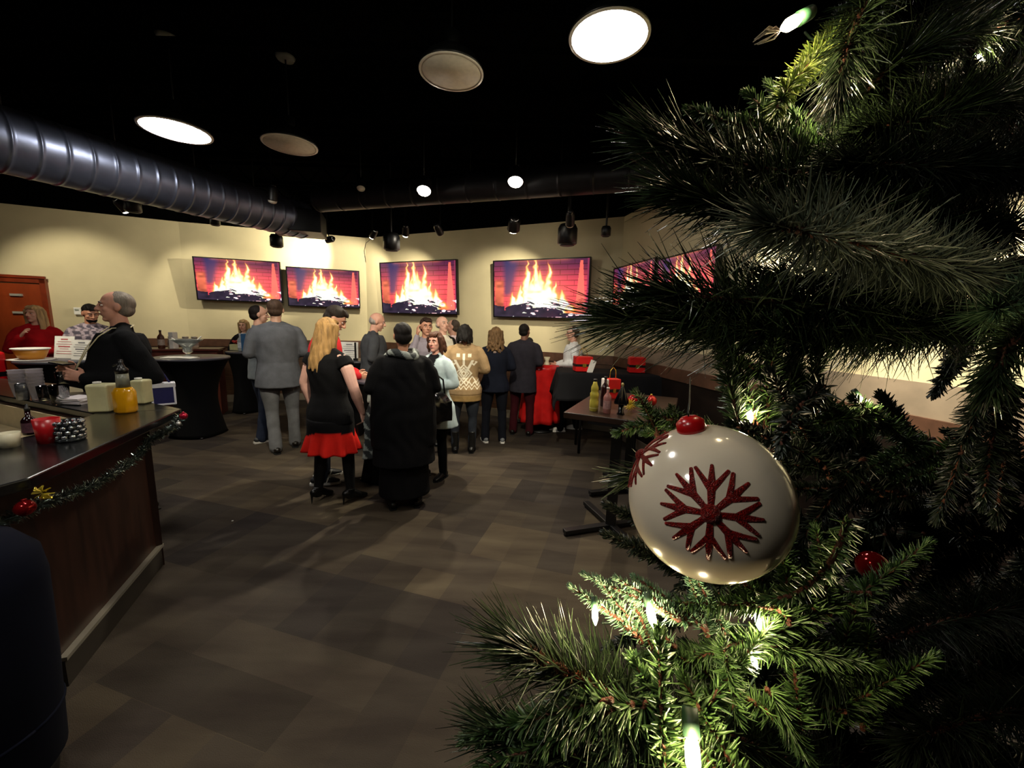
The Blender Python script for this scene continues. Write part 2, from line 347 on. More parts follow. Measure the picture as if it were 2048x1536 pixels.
# ---------------------------------------------------------------- lights of the room
enamel = M('white_enamel', '#e9e2cf', .35); shade_m = M('dark_green_enamel', '#0e100f', .35)
lampglow = M('lamp_lens_lit', '#ffffff', .5, emit=30, ecol='#fff8ee'); lampoff = M('frosted_lens_off', '#d8d0ba', .6, var=.08, vscale=30)
def pendant(c, r, lit, label, canopy=None):
    o = empty('pendant_lamp', c, label, 'ceiling lamp', 'round ceiling lamps')
    bm = NB(); lathe(bm, [(r, 0), (r*1.02, .006), (r*.97, .03), (r*.8, .075), (r*.5, .125), (r*.22, .15), (.05, .16), (.05, .24), (.02, .25)], seg=40); obj('shade', bm, shade_m, o)
    bm = NB(); lathe(bm, [(r*.93, -.004), (r*.93, .004)], seg=40); obj('lens', bm, lampglow if lit else lampoff, o)
    bm = NB(); lathe(bm, [(r*.93, -.006), (r*1.0, -.006), (r*1.0, .004), (r*.93, .004)], seg=40, cap=False); obj('rim', bm, enamel, o)
    if lit:
        pass
    h = CEIL_H-c[2]; bm = NB(); tube(bm, [(0, 0, .24), (0, 0, h)], .008, 8); obj('stem', bm, shade_m, o)
    bm = NB(); lathe(bm, [(.07, h-.025), (.085, h-.0)], seg=20); obj('ceiling_canopy', bm, M('canopy_grey', '#6a6a66', .5), o)
    return o
pendant(G(1218, 75, 3.38), .235, True, 'large glowing white ceiling lamp nearest the tree, brightest in the room')
pendant(G(903, 145, 3.35), .215, False, 'unlit round ceiling lamp with a cream lens at the top centre')
pendant(G(580, 290, 3.3), .24, False, 'unlit round ceiling lamp left of centre, between the lit one and the centre one')
pendant(G(352, 262, 3.3), .27, True, 'glowing white ceiling lamp beside the silver duct at left')
pendant(Vector((-4.6, -.2, 3.4)), .23, True, 'added lit ceiling lamp, out of view, over the near end of the bar');  # added out of view to brighten the left side
pendant(Vector((-1.5, -.5, 3.3)), .22, True, 'added lit ceiling lamp, unseen behind the viewer, left side')  # added fill behind the camera for the ornament and tree
pendant(Vector((-1.3, 1.45, 3.45)), .2, True, 'added lit ceiling lamp, out of view high above the open floor')  # added above the view to light the floor and people's backs
def lightobj(kind, loc, energy, col=(1, .93, .8), size=.05, target=None, angle=70, blend=.6):
    d = bpy.data.lights.new('light', kind); d.energy = energy; d.color = col
    if kind == 'SPOT': d.spot_size = math.radians(angle); d.spot_blend = blend; d.shadow_soft_size = size
    elif kind == 'AREA': d.shape = 'DISK'; d.size = size
    else: d.shadow_soft_size = size
    o = bpy.data.objects.new('track_light_beam', d); COL.objects.link(o); o.location = loc
    if target is not None: o.rotation_euler = (Vector(target)-Vector(loc)).to_track_quat('-Z', 'Y').to_euler()
    return o
bulb_on = M('spot_bulb_lit', '#ffffff', .5, emit=30, ecol='#fff3dc'); can_m = M('black_can', '#0b0b0c', .4)
def trackspot(px, py, Y, target, energy, lit, label, size=.055, angle=75, beam=True, blend=.6):
    c = U(px, py, Y); tgt = Vector(target); d = (tgt-c).normalized(); a, b = frame_of(d); R = Matrix((a, b, d)).transposed()
    o = empty('track_spotlight', c, label, 'spotlight', 'black track spotlights')
    bm = NB(); lathe(bm, [(size*.6, -.16), (size*.95, -.13), (size, 0), (size*1.02, .01), (size*.9, .01), (size*.85, -.02)], (0, 0, 0), 20, axis=R, cap=False)
    lathe(bm, [(size*.6, -.161), (size*.5, -.175)], (0, 0, 0), 20, axis=R); obj('can', bm, can_m, o)
    bm = NB(); lathe(bm, [(size*.85, -.02), (size*.95, .005), (size*.8, .03), (size*.3, .042)], (0, 0, 0), 20, axis=R); obj('bulb', bm, bulb_on if lit else enamel, o)
    bm = NB(); tube(bm, [d*-.08, Vector((0, 0, .12)), Vector((0, 0, CEIL_H-c.z))], .01, 8); obj('mounting_arm', bm, can_m, o)
    if lit and beam: lightobj('SPOT', c+d*(size*.5+.05), energy, (1, .9, .68), .03, tgt, angle, blend)
    return o
trackspot_size = {848: .085, 1031: .09, 1027: .085}
SPOTS = [
 (655, 480, 7.2, (-4.6, 7.9, 2.9), 42, 1, 'lit spotlight above the gap between the two left televisions', 95),
 (745, 472, 7.0, (-3.4, 8.2, 2.3), 42, 1, 'lit spotlight with a dangling white cord, left of the hanging speaker', 85),
 (811, 468, 6.6, (-2.2, 7.9, 2.0), 30, 1, 'small lit spotlight just right of the hanging centre speaker', 85),
 (1027, 457, 5.6, (-.2, 7.0, 1.9), 34, 1, 'bright spotlight between the two centre televisions', 85),
 (848, 380, 4.9, (-1.0, 3.4, 0), 60, 1, 'bright spotlight on the horizontal duct, left of the pair', 75),
 (1031, 362, 4.7, (-.1, 3.4, 0), 60, 1, 'bright spotlight on the horizontal duct, right of the pair', 75),
 (545, 400, 5.2, (-3.6, 5.6, 0), 30, 0, 'unlit black spotlight above the duct junction box', 60),
 (722, 375, 5.4, (-1.6, 4.2, 0), 30, 0, 'unlit black spotlight left of the duct pair', 60),
 (1140, 447, 5.0, (.8, 6.2, 1.9), 26, 0, 'black spotlight with a white glint above the right hanging speaker', 60),
 (880, 465, 6.0, (-.9, 7.2, 2.4), 20, 0, 'small unlit spotlight between the centre lit ones', 60)]
for px, py, Y, tg, en, lit, lb, an in SPOTS: trackspot(px, py, Y, tg, en*(3.4 if px == 655 else 2.1 if tg[2] > 1 else 2.2), lit, lb, angle=an, size=trackspot_size.get(px, .055))
# wall spotlights, then added unseen ones for the guests and the bar
trackspot(-70, 400, 5.2, (-7.3, 6.7, 1.9), 48, 1, 'unseen spotlight lighting the left wall', angle=80)  # source out of view for the light on the left wall
trackspot(1500, 330, 3.4, (2.3, 3.0, 1.6), 130, 1, 'spotlight lighting the right wall behind the tree', angle=85)
trackspot(250, 420, 6.2, (-5.6, 7.5, 1.9), 28, 1, 'spotlight under the duct near the left corner', angle=80)
trackspot(1650, 300, 2.2, (2.45, 1.9, 1.55), 110, 1, 'spotlight lighting the wall over the dark wainscot', angle=80)
trackspot(560, -70, 1.9, (-1.9, 4.6, 1.2), 190, 1, 'added unseen spotlight above the open floor aimed at the standing guests', angle=52, blend=.8)  # added above the view to brighten the guests
trackspot(1010, -90, 2.0, (-.2, 5.4, 1.2), 170, 1, 'added unseen spotlight high above the tree side aimed at the queue', angle=50, blend=.8)  # second added beam, for the faces farther back
trackspot(-150, 330, 4.2, (-5.2, 4.6, 1.0), 90, 1, 'added unseen spotlight over the bar', angle=80)  # extra lamp kept out of view, fills the bar side
# cord
p = U(742, 478, 6.95); bm = NB(); tube(bm, [p, p+Vector((-.09, 0, -.07)), p+Vector((-.12, 0, -.2)), p+Vector((-.1, 0, -.38))], .006, 8)
tag(obj('loose_cord', bm, M('white_cable', '#e6e0c8', .5)), 'white cord dangling from a spotlight above the second television', 'cord')
# speakers
for i, (px, py, Y, s) in enumerate(((553, 482, 6.9, .2), (783, 484, 6.8, .27), (1135, 470, 5.3, .25), (1212, 463, 5.6, .13), (430, 442, 6.6, .14), (265, 410, 6.0, .2))):
    c = U(px, py, Y); o = empty('hanging_speaker', c, ['black speaker hanging above the gap between the left televisions', 'black speaker hanging above the third television', 'black speaker hanging above the fourth television',
        'small black speaker hanging near the right corner', 'small black speaker below the silver duct by the left corner', 'flat black speaker on the left wall below the duct'][i], 'speaker', 'black hanging speakers')
    bm = NB(); lathe(bm, [(s*.38, -s*.5), (s*.5, -s*.42), (s*.5, s*.3), (s*.4, s*.5)], seg=20); obj('cabinet', bm, can_m, o)
    bm = NB(); lathe(bm, [(s*.36, -s*.52), (s*.36, -s*.5)], seg=20); obj('grille', bm, M('speaker_grille', '#1a1a1c', .7), o)
    bm = NB(); tube(bm, [(0, 0, s*.45), (0, 0, CEIL_H-c.z)], .014, 8); obj('hanger', bm, can_m, o)
# ducts
ductm = M('galvanised_duct', '#7f88a2', .38, .85, var=.25, vscale=3, bump=.3, bscale=6)
def duct(name, a, b, r, label, mat, nr, extra):
    o = empty(name, a, label, 'air duct'); d = b-a; L = d.length; ax, bx = frame_of(d.normalized()); R = Matrix((ax, bx, d.normalized())).transposed()
    prof = []; n = nr
    for k in range(n+1):
        z = L*k/n; prof += [(r, z-.03), (r, z-.009), (r*1.025, z-.005), (r*1.025, z+.005), (r, z+.009), (r, z+.03)]
    bm = NB(); lathe(bm, prof, (0, 0, 0), 40, axis=R); obj('round_pipe', bm, mat, o)
    for k in range(1, extra):
        q = d*(k/extra); bm = NB(); tube(bm, [q+Vector((0, 0, r*.9)), q+Vector((0, 0, CEIL_H-a.z-q.z))], .008, 6); obj('hanger_rod', bm, can_m, o)
    return o
da, db = Vector((-4.75, 2.2, 3.32)), Vector((-3.62, 6.55, 3.32))
duct('ventilation_duct', U(-330, 190, 2.9), U(600, 440, 6.5), .27, 'large round galvanised duct running from the upper left to the centre', ductm, 22, 5)
duct('ventilation_duct', U(640, 398, 5.9), U(1330, 345, 4.6), .17, 'dim dark round duct running across above the televisions', M('dark_duct', '#26262a', .45, .6, var=.2), 12, 4)
bm = NB(); c = U(598, 447, 6.4); box(bm, (0, 0, 0), (.7, .6, .32)); bx = setsharp(obj('duct_junction_box', bm, M('black_sheet_metal', '#121213', .5, .5), bevel=.01)); bx.location = c; bx.rotation_euler = (0, 0, .3)
tag(bx, 'black box where the silver duct ends above the second television', 'duct box')
for k, yy in enumerate(np.arange(.2, 7.6, 1.05)):
    bm = NB(); box(bm, (0, 0, 0), (11.4, .06, .05)); box(bm, (0, 0, .26), (11.4, .06, .05))
    for q in range(38): box(bm, (-5.6+q*.3, 0, .13), (.02, .02, .34), Matrix.Rotation((.9 if q % 2 else -.9), 3, 'Y'))
    j = setsharp(obj('trim_%d' % (k+1), bm, black)); j.location = (-3 if yy < 6 else -3.2, yy, CEIL_H-.33); j['kind'] = 'structure'
    if yy > 6: j.scale.x = .75

# ---------------------------------------------------------------- people
def skinm(tone): return M('skin_'+tone.strip('#'), tone, .5, var=.06, vscale=20)
def person(label, x, y, H, yaw, fem=False, w=1.0, belly=0.0, skin='#c99a83', hair=('short', '#2a1d16'), top=None, bottom=None, shoes=None, arms=('down', 'down'), head=(0, 0), lean=0.0, tights=None, under=None, legs=None, hy=None):
    s = H/1.75; o = empty('person', (x, y, 0), label, 'person', rz=math.radians(yaw)); o.scale = (s, s, s)
    hip = Vector((0, 0, .95)); RL = Matrix.Rotation(-lean, 3, 'X')
    hyaw, hpit = math.radians(head[0]), math.radians(head[1]); nk = Vector((0, 0, 1.5)); RH = Matrix.Rotation(hyaw, 3, 'Z') @ Matrix.Rotation(-hpit, 3, 'X')
    def TL(p):
        p = Vector(p)
        if p.z <= .85: return p
        q = hip+RL @ (p-hip); k = min(1, (p.z-.85)/.2); return p.lerp(q, k)
    def TH(p): return TL(nk+RH @ (Vector(p)-nk))
    def app(bm, T, n0=0):
        bm.verts.ensure_lookup_table()
        for v in bm.verts[n0:]: v.co = T(v.co)
    sw = (.165 if fem else .19)*w
    if fem: prof = [(.78, .16, .115), (.9, .175, .12), (1.06, .13, .095), (1.2, .145, .11), (1.3, .155, .12), (1.4, .15, .095), (1.46, .10, .07), (1.5, .055, .052)]
    else: prof = [(.78, .15, .115), (.92, .16, .12), (1.06, .15, .11), (1.2, .165, .118), (1.32, .185, .125), (1.41, .175, .105), (1.47, .115, .078), (1.51, .066, .062)]
    def torso(infl, z0, z1, flare=0.0, zf=.95, ywid=1.0):
        out = []
        zs = [q[0] for q in prof]
        for z in np.arange(z0, z1+.001, .04):
            rx = np.interp(z, zs, [q[1] for q in prof]); ry = np.interp(z, zs, [q[2] for q in prof])
            k = w if z < 1.44 else 1+(w-1)*max(0, (1.5-z)/.06)
            b = belly*math.exp(-((z-1.08)/.17)**2); fl = flare*max(0, zf-z)
            out.append((z, rx*k+infl+fl+b*.35, (ry*k+infl+fl*.8)*ywid+b*.5, 0, b*.5))
        return out
    P = {'down': ((.245, -.02, 1.15), (.25, .05, .9), None), 'front': ((.235, -.03, 1.17), (.07, .24, 1.13), None), 'table': ((.24, .04, 1.17), (.13, .30, 1.10), None),
         'up': ((.22, .10, 1.17), (.12, .20, 1.34), None), 'hip': ((.27, -.06, 1.16), (.2, .09, .97), None), 'ear': ((.24, .1, 1.22), (.13, .04, 1.52), (-.1, -.1, 1)),
         'clasp': ((.25, -.02, 1.16), (.04, .22, 1.2), None), 'back': ((.25, -.1, 1.16), (.12, -.14, .98), None), 'reach': ((.22, .12, 1.22), (.16, .40, 1.16), None)}
    A = []
    for sd, an in zip((-1, 1), arms):
        e, wr, hd = P[an] if isinstance(an, str) else an
        sh = Vector((sd*sw*.97, 0, 1.405)); e = Vector((sd*e[0]*(w if abs(e[0]) > .15 else 1), e[1], e[2])); wr = Vector((sd*wr[0]*(w if abs(wr[0]) > .18 else 1), wr[1]+belly*.6, wr[2]))
        hd = Vector((hd[0]*sd, hd[1], hd[2])).normalized() if hd else (wr-e).normalized()
        A.append((sd, sh, e, wr, hd))
    lx = .095*w; LG = legs or ((0, 0), (0, 0))   # per leg: (foot dx, foot dy)
    LL = []
    for sd, (fx, fy) in zip((-1, 1), LG):
        LL.append((sd, Vector((sd*lx, 0, .9)), Vector((sd*lx*1.02+fx*.5, .02+fy*.55, .5)), Vector((sd*lx+fx, -.01+fy, .085))))
    # body: one continuous skin surface
    bm = NB(); loft(bm, torso(-.022, .8, 1.39))
    tube(bm, [(0, -.012, 1.34), (0, -.004, 1.52), (0, .004, 1.58)], [.062 if not fem else .052, .055 if not fem else .045, .052 if not fem else .044], 14)
    for sd, sh, e, wr, hd in A:
        tube(bm, [sh-Vector((sd*.03, 0, .01)), sh.lerp(e, .35), e], [.046*w, .045*w, .036*w], 12); tube(bm, [e, e.lerp(wr, .3), wr], [.036*w, .037*w, .026], 12)
        nrm = Vector((-sd, 0, 0)); nrm = (nrm-hd*nrm.dot(hd)); nrm = nrm.normalized() if nrm.length > .1 else Vector((0, 0, -1)); side = hd.cross(nrm).normalized()
        if side.z < -.2 or (abs(side.z) < .2 and side.y < 0): side = -side
        tube(bm, [wr-hd*.01, wr+hd*.04, wr+hd*.085], [(.028, .018), (.038, .017), (.036, .014)], 10, ref=side)
        for k, (o_, ln) in enumerate(((.033, .072), (.011, .08), (-.011, .074), (-.032, .058))):
            b0 = wr+hd*.08+side*o_; d1 = (hd+side*o_*3).normalized(); d2 = (d1+nrm*.55).normalized(); d3 = (d1*.6+nrm).normalized()
            q1 = b0+d1*ln*.45; q2 = q1+d2*ln*.32; q3 = q2+d3*ln*.25; tube(bm, [b0-d1*.015, b0, q1, q2, q3], [.009, .0095, .0088, .008, .007], 8)
        b0 = wr+hd*.03+side*.03; dt = (hd*.7+side*.75+nrm*.35).normalized(); d2 = (hd+side*.3+nrm*.4).normalized()
        tube(bm, [b0-dt*.01, b0+dt*.03, b0+dt*.03+d2*.028], [.013, .011, .0085], 8)
    lf = .82
    for sd, hp, kn, an in LL:
        tube(bm, [hp, hp.lerp(kn, .5), kn, kn.lerp(an, .35), an], [q*lf for q in (.085*w, .072*w, .052, .05, .034)], 14)
        hl = .035 if (shoes and shoes[0] == 'heel') else 0; tube(bm, [an-Vector((0, .02, .02-hl*.5)), an+Vector((sd*.004, .04, -.035+hl)), an+Vector((sd*.01, .12, -.055+hl*.2))], [.024, .022, .012], 10)
    app(bm, TL); n0 = len(bm.verts)
    hs = .96 if fem else 1.0
    def HC(x_, y_, z_): return (x_*hs, y_*hs, 1.635+(z_-1.635)*hs)
    ell(bm, HC(0, -.014, 1.665), (.076*hs, .096*hs, .088*hs), seg=24); ell(bm, HC(0, .028, 1.60), (.06*hs, .06*hs, .075*hs), seg=20)
    ell(bm, HC(0, .062, 1.548), (.028, .024, .02), seg=12); ell(bm, HC(0, .066, 1.675), (.05, .02, .013), seg=12)
    ell(bm, HC(-.036, .056, 1.62), (.024, .022, .022)); ell(bm, HC(.036, .056, 1.62), (.024, .022, .022))
    tube(bm, [HC(0, .083, 1.668), HC(0, .098, 1.64), HC(0, .108, 1.622)], [.008, .010, .014], 10); ell(bm, HC(0, .094, 1.617), (.019, .012, .009), seg=10)
    ell(bm, HC(0, .084, 1.585), (.022, .012, .010), seg=10)
    for sd in (-1, 1): ell(bm, HC(sd*.076, -.006, 1.635), (.011, .02, .031), Matrix.Rotation(sd*.35, 3, 'Z'), seg=12)
    app(bm, TH, n0)
    me = remesh(bm, .0062, smooth=1); link('body', me, skinm(skin), o)
    for sd in (-1, 1):
        bm = NB(); ell(bm, HC(sd*.031, .0745, 1.651), (.0105, .0095, .006), seg=10); ell(bm, HC(sd*.031, .081, 1.651), (.0066, .0052, .0058), seg=8, mi=1); app(bm, TH)
        obj('eye', bm, [M('eye_white', '#e4ddd6', .3), M('eye_dark', '#20140f', .2)], o)
        bm = NB(); tube(bm, [HC(sd*.014, .087, 1.672), HC(sd*.032, .086, 1.677), HC(sd*.05, .074, 1.67)], [.004, .0045, .003], 6); app(bm, TH); obj('eyebrow', bm, M('hair_'+hair[1].strip('#'), hair[1], .65, var=.3, vscale=40, stretch=(1, 1, .12), bump=.5, bscale=140, spec=.2), o)
    bm = NB(); tube(bm, [HC(-.024, .083, 1.588), HC(0, .0955, 1.588), HC(.024, .083, 1.588)], [.003, .006, .003], 8); app(bm, TH); obj('mouth', bm, M('lips_rose' if fem else 'lips_plain', '#a8434b' if fem else '#a06a5e', .4), o)
    # hair
    st = hair[0]; bm = NB()
    if st != 'none':
        if st == 'bald':
            ell(bm, HC(0, -.045, 1.628), (.078, .068, .05), seg=20); ell(bm, HC(0, -.06, 1.66), (.06, .05, .045), seg=16)
        elif st == 'shortback':
            ell(bm, HC(0, -.03, 1.672), (.080, .088, .084), Matrix.Rotation(.4, 3, 'X'), seg=24); ell(bm, HC(0, -.045, 1.62), (.073, .062, .06), seg=20)
        else:
            ell(bm, HC(0, -.026, 1.684), (.081, .094, .083), Matrix.Rotation(.25, 3, 'X'), seg=24); ell(bm, HC(0, -.048, 1.63), (.078, .064, .072), seg=20)
            for q in range(6): tube(bm, [HC(-.04+.016*q, .02, 1.752), HC(-.05+.018*q, .062, 1.734), HC(-.055+.018*q, .078, 1.712+.006*(q % 2))], [.014, .012, .006], 8)
        if st in ('long', 'longcurl', 'bob'):
            zb = {'long': 1.24, 'longcurl': 1.36, 'bob': 1.50}[st]; n = 17
            for q in range(n):
                a = math.radians(-194+208*q/(n-1)) ; cx, cy = .078*math.cos(a), -.012+.085*math.sin(a)
                if a > math.radians(-10) or a < math.radians(-170): cy += .015
                k = 1.0 if st != 'longcurl' else 1.35
                pts = []
                for i in range(6):
                    t = i/5; z = 1.69+(zb+.05*abs(math.sin(q*1.7))-1.69)*t; wv = .014*math.sin(q*2+i*1.9)*(2 if st == 'longcurl' else .35)
                    g = 1+.28*t*k; pts.append(HC(cx*g+wv, cy*g-.02*t+wv*.5, z))
                tube(bm, pts, [.022, .024, .024, .024, .022, .012], 8)
        if st == 'pony': tube(bm, [HC(0, -.1, 1.68), HC(0, -.13, 1.62), HC(0, -.12, 1.5)], [.03, .034, .015], 10)
        if st == 'beard': pass
        app(bm, TH); me = remesh(bm, .0075, wob=.003 if st not in ('bald', 'shortback') else .0012, wk=90, smooth=1)
        link('hair', me, M('hair_'+hair[1].strip('#'), hair[1]), o)
    if len(hair) > 2 and hair[2] == 'beard':
        bm = NB(); ell(bm, HC(0, .042, 1.567), (.055, .05, .042), seg=16); app(bm, TH); link('beard', remesh(bm, .007, wob=.002, wk=90), M('hair_'+hair[1].strip('#')), o)
    # legs and bottoms
    def clothmat(d): 
        return M('cloth_%s_%s' % (d['c'].strip('#'), 'a' if d.get('f') else 'n'), d['c'], d.get('r', .9), var=.12, vscale=14, bump=.25, bscale=160, attr=bool(d.get('f')), spec=.15)
    if bottom:
        bm = NB(); k = bottom['k']
        if k == 'pants':
            loft(bm, torso(.004, .78, 1.02)); ez = bottom.get('slim', 0)
            for sd, hp, kn, an in LL: tube(bm, [hp+Vector((0, 0, -.02)), hp.lerp(kn, .5), kn, kn.lerp(an, .5), an+Vector((0, .005, -.03))], [.098*w, .085*w, .068-.01*ez, .064-.008*ez, .066-.022*ez], 16)
        elif k == 'skirt':
            z0 = bottom['z']; fl = bottom.get('fl', .3); loft(bm, torso(.008, z0, 1.04, flare=fl, zf=.85))
        app(bm, TL); me = remesh(bm, .011, wob=.004, wk=26); cm = clothmat(bottom)
        if bottom.get('f'): vcol(me, bottom['f'])
        link({'pants': 'trousers', 'skirt': 'skirt'}[k], me, cm, o)
    if tights:
        bm = NB()
        for sd, hp, kn, an in LL: tube(bm, [hp, hp.lerp(kn, .5), kn, kn.lerp(an, .35), an], [.09*w, .078*w, .058, .056, .038], 14)
        link('tights', remesh(bm, .009, smooth=1), M('tights_'+tights.strip('#'), tights, .6), o)
    if top:
        bm = NB(); z0 = top.get('z', .88); inf = top.get('inf', .016); loft(bm, torso(inf, z0, top.get('zt', 1.46), flare=top.get('fl', .1), zf=top.get('zf', 1.0)))
        sl = top.get('sl', 'long'); ar = top.get('ar', .0)
        tube(bm, [(-sw*.93, 0, 1.395), (-sw*.5, -.003, 1.425), (0, -.006, 1.452), (sw*.5, -.003, 1.425), (sw*.93, 0, 1.395)], [(.046+ar, .05+ar), (.05, .062), (.05, .062), (.05, .062), (.046+ar, .05+ar)], 14, ref=(0, 0, 1))
        for sd, sh, e, wr, hd in A:
            if sl == 'long': tube(bm, [sh-Vector((sd*.02, 0, 0)), sh.lerp(e, .4), e], [.053*w+ar, .055*w+ar, .048*w+ar], 14); tube(bm, [e, e.lerp(wr, .4), wr-(wr-e).normalized()*.005], [.048*w+ar, .045*w+ar, .037+ar], 14)
            elif sl == 'cap': tube(bm, [sh-Vector((sd*.02, 0, 0)), sh.lerp(e, .28)], [.052*w, .058*w], 14, round_=False)
            elif sl == 'elbow': tube(bm, [sh-Vector((sd*.02, 0, 0)), sh.lerp(e, .9)], [.062*w, .056*w], 14, round_=False)
        for sd in (-1, 1): tube(bm, [(sd*.045, -.014, 1.485), (sd*sw*.5, -.008, 1.452), (sd*sw*.85, 0, 1.415)], [.032+ar, .036+ar, .042+ar], 12)
        if top.get('collar'): tube(bm, [(0, -.012, 1.45), (0, -.008, 1.50)], [(.078, .072), (.068, .064)], 16, ref=(1, 0, 0), round_=False)
        if top.get('shawl'):
            q = top['shawl']; loft(bm, [(q, .30, .2, 0, 0), (.9, .305, .215), (1.1, .29, .21), (1.3, .25, .17), (1.42, .18, .12), (1.49, .09, .085)])
        app(bm, TL); me = remesh(bm, top.get('vx', .0105), wob=top.get('wob', .0035), wk=28); cm = clothmat(top)
        if top.get('f'): vcol(me, top['f'])
        link(top.get('name', 'jacket'), me, cm, o)
    if shoes:
        for sd, hp, kn, an in LL:
            bm = NB(); fz = 0; lift = .06 if shoes[0] == 'heel' else 0
            b = Vector((an.x, an.y, 0)); R = Matrix.Rotation(-sd*.12, 3, 'Z')
            if shoes[0] == 'boot': tube(bm, [b+Vector((0, 0, .30)), b+Vector((0, 0, .16)), b+Vector((0, -.01, .06))], [.052, .05, .048], 14, round_=False)
            tube(bm, [b+R @ Vector((0, -.055, .045+lift)), b+R @ Vector((0, .03, .05+lift*.7)), b+R @ Vector((0, .11, .036+lift*.1)), b+R @ Vector((0, .165, .028))], [(.036, .036), (.040, .038), (.044, .03), (.030, .018)], 14, ref=(1, 0, 0))
            if shoes[0] == 'heel': tube(bm, [b+R @ Vector((0, -.075, .09)), b+R @ Vector((0, -.08, .005))], [.014, .006], 8)
            tube(bm, [b+Vector((0, -.005, .12+lift*.5)), b+Vector((0, -.01, .05))], [.042, .04], 12, round_=False)
            me = remesh(bm, .007, smooth=1); sh_ = link('shoe', me, M('shoe_'+shoes[1].strip('#'), shoes[1], .35 if shoes[0] != 'sneaker' else .6), o)
            if shoes[0] != 'heel':
                bm = NB(); pl = [(-.036, -.06), (-.025, -.092), (.025, -.092), (.036, -.06), (.040, .03), (.047, .1), (.035, .16), (.012, .188), (-.012, .188), (-.035, .16), (-.047, .1), (-.040, .03)]
                slab(bm, [(b+R @ Vector((px, py, 0)))[:2] for px, py in pl], .0, .022 if shoes[0] == 'sneaker' else .012); obj('sole', bm, M('sole_'+shoes[2].strip('#'), shoes[2], .6), sh_, smooth=False)
            if len(shoes) > 3:
                bm = NB()
                for q in range(3): tube(bm, [b+R @ Vector((sd*.044, .0+q*.03, .02)), b+R @ Vector((sd*.036, .02+q*.03, .07))], .005, 6)
                for q in range(3): tube(bm, [b+R @ Vector((-sd*.044, .0+q*.03, .02)), b+R @ Vector((-sd*.036, .02+q*.03, .07))], .005, 6)
                obj('stripe', bm, M('white_plastic'), sh_)
    o['_s'] = s; TT = lambda p: TL(p)
    return o, TT, TH, clothmat
def world_of(o, p): # local point of a person to the room
    s = o.scale[0]; return Vector(o.location)+Matrix.Rotation(o.rotation_euler.z, 3, 'Z') @ (Vector(p)*s)
def at(px, pyf, pyh):     # feet and head pixels -> x, y, height
    g = G(px, pyf); u_ = U(px, pyh, g.y); return g.x, g.y, u_.z
def atY(px, pyh, Y): u_ = U(px, pyh, Y); return u_.x, Y, u_.z
def C3(h): return np.array(hx(h)[:3])
def col_jacket(cj, cs, back=False, vw=.045, zb=1.18):   # jacket with an open front showing a shirt
    def f(co):
        c = np.tile(C3(cj), (len(co), 1)); m = (co[:, 1] > .02) & (np.abs(co[:, 0]) < vw*np.clip((co[:, 2]-zb)/.25, 0, 1.3)) & (np.abs(co[:, 0]) < .09); c[m] = C3(cs); return c
    return f
def col_plaid(a, b, s=60):
    def f(co):
        c = np.tile(C3(a), (len(co), 1)); m = (np.sin(co[:, 0]*s+co[:, 1]*s*.6) > .35) | (np.sin(co[:, 2]*s) > .35); c[m] = C3(b)
        m2 = (np.sin(co[:, 0]*s) > .35) & (np.sin(co[:, 2]*s) > .35); c[m2] = C3(b)*.5; return c
    return f
def col_band(parts):   # [(z_low, colour)...]
    def f(co):
        c = np.zeros((len(co), 3))
        for z, h in parts: c[co[:, 2] >= z] = C3(h)
        return c
    return f
def col_sweater(co):
    base = C3('#9c8260'); pat = C3('#efe6cf'); n = len(co); c = np.tile(base, (n, 1)); x = co[:, 0]; z = co[:, 2]; ax = np.abs(x); bk = (np.abs(co[:, 0]) < .2)
    d = ax/.10+np.abs(z-1.12)/.12
    for r0 in (1.0, .62, .3): c[bk & (np.abs(d-r0) < .12)] = pat
    c[bk & (np.abs(ax-(z-1.12)*.55-.02) < .018) & (z > 1.13) & (z < 1.30)] = pat
    c[bk & (ax < .014) & (z > 1.22) & (z < 1.38)] = pat
    t = np.abs(ax-.13)+np.abs(z-1.27)*1.0; c[bk & (np.abs(t-.035) < .013) & (z < 1.285)] = pat
    zz = np.abs(((x*14) % 1)-.5)*.10; c[(np.abs(z-(.96+zz)) < .012) | (np.abs(z-(.91+zz)) < .008)] = pat
    zz = np.abs(((x*9) % 1)-.5)*.16; c[(np.abs(z-(1.0+zz)) < .010)] = pat
    c[(np.abs(ax-.075) < .02) & (np.abs(z-1.36) < .022) & (np.abs(x*40 % 1-.5) < .4)] = pat
    c[z < .82] = C3('#8f7348'); c[np.abs(z-.835) < .008] = C3('#6f5836'); return c

JK = dict
# 1 blonde woman in red at far left
x, y, h = atY(66, 612, 5.35)
person('blonde woman in a red sweater gesturing behind the table with the orange bowl', x, y, h, 221, True, 1.1, hair=('long', '#c9a878'), top=JK(c='#a01018', name='sweater', collar=1, inf=.02, ar=.01),
       bottom=JK(k='pants', c='#191a20'), shoes=('flat', '#101010', '#101010'), arms=('front', 'up'), head=(-32, 0))
x, y, h = atY(176, 609, 5.45)
person('dark haired man in a grey plaid shirt seated behind the paper signs, looking down', x, y, h, 226, False, 1.05, hair=('short', '#17120f', 'beard'), top=JK(c='#5d5560', name='shirt', f=col_plaid('#55505c', '#a89aa4', 90), collar=1),
       bottom=JK(k='pants', c='#191a20'), shoes=('flat', '#101010', '#101010'), arms=('table', 'table'), head=(15, 22), skin='#b98468')
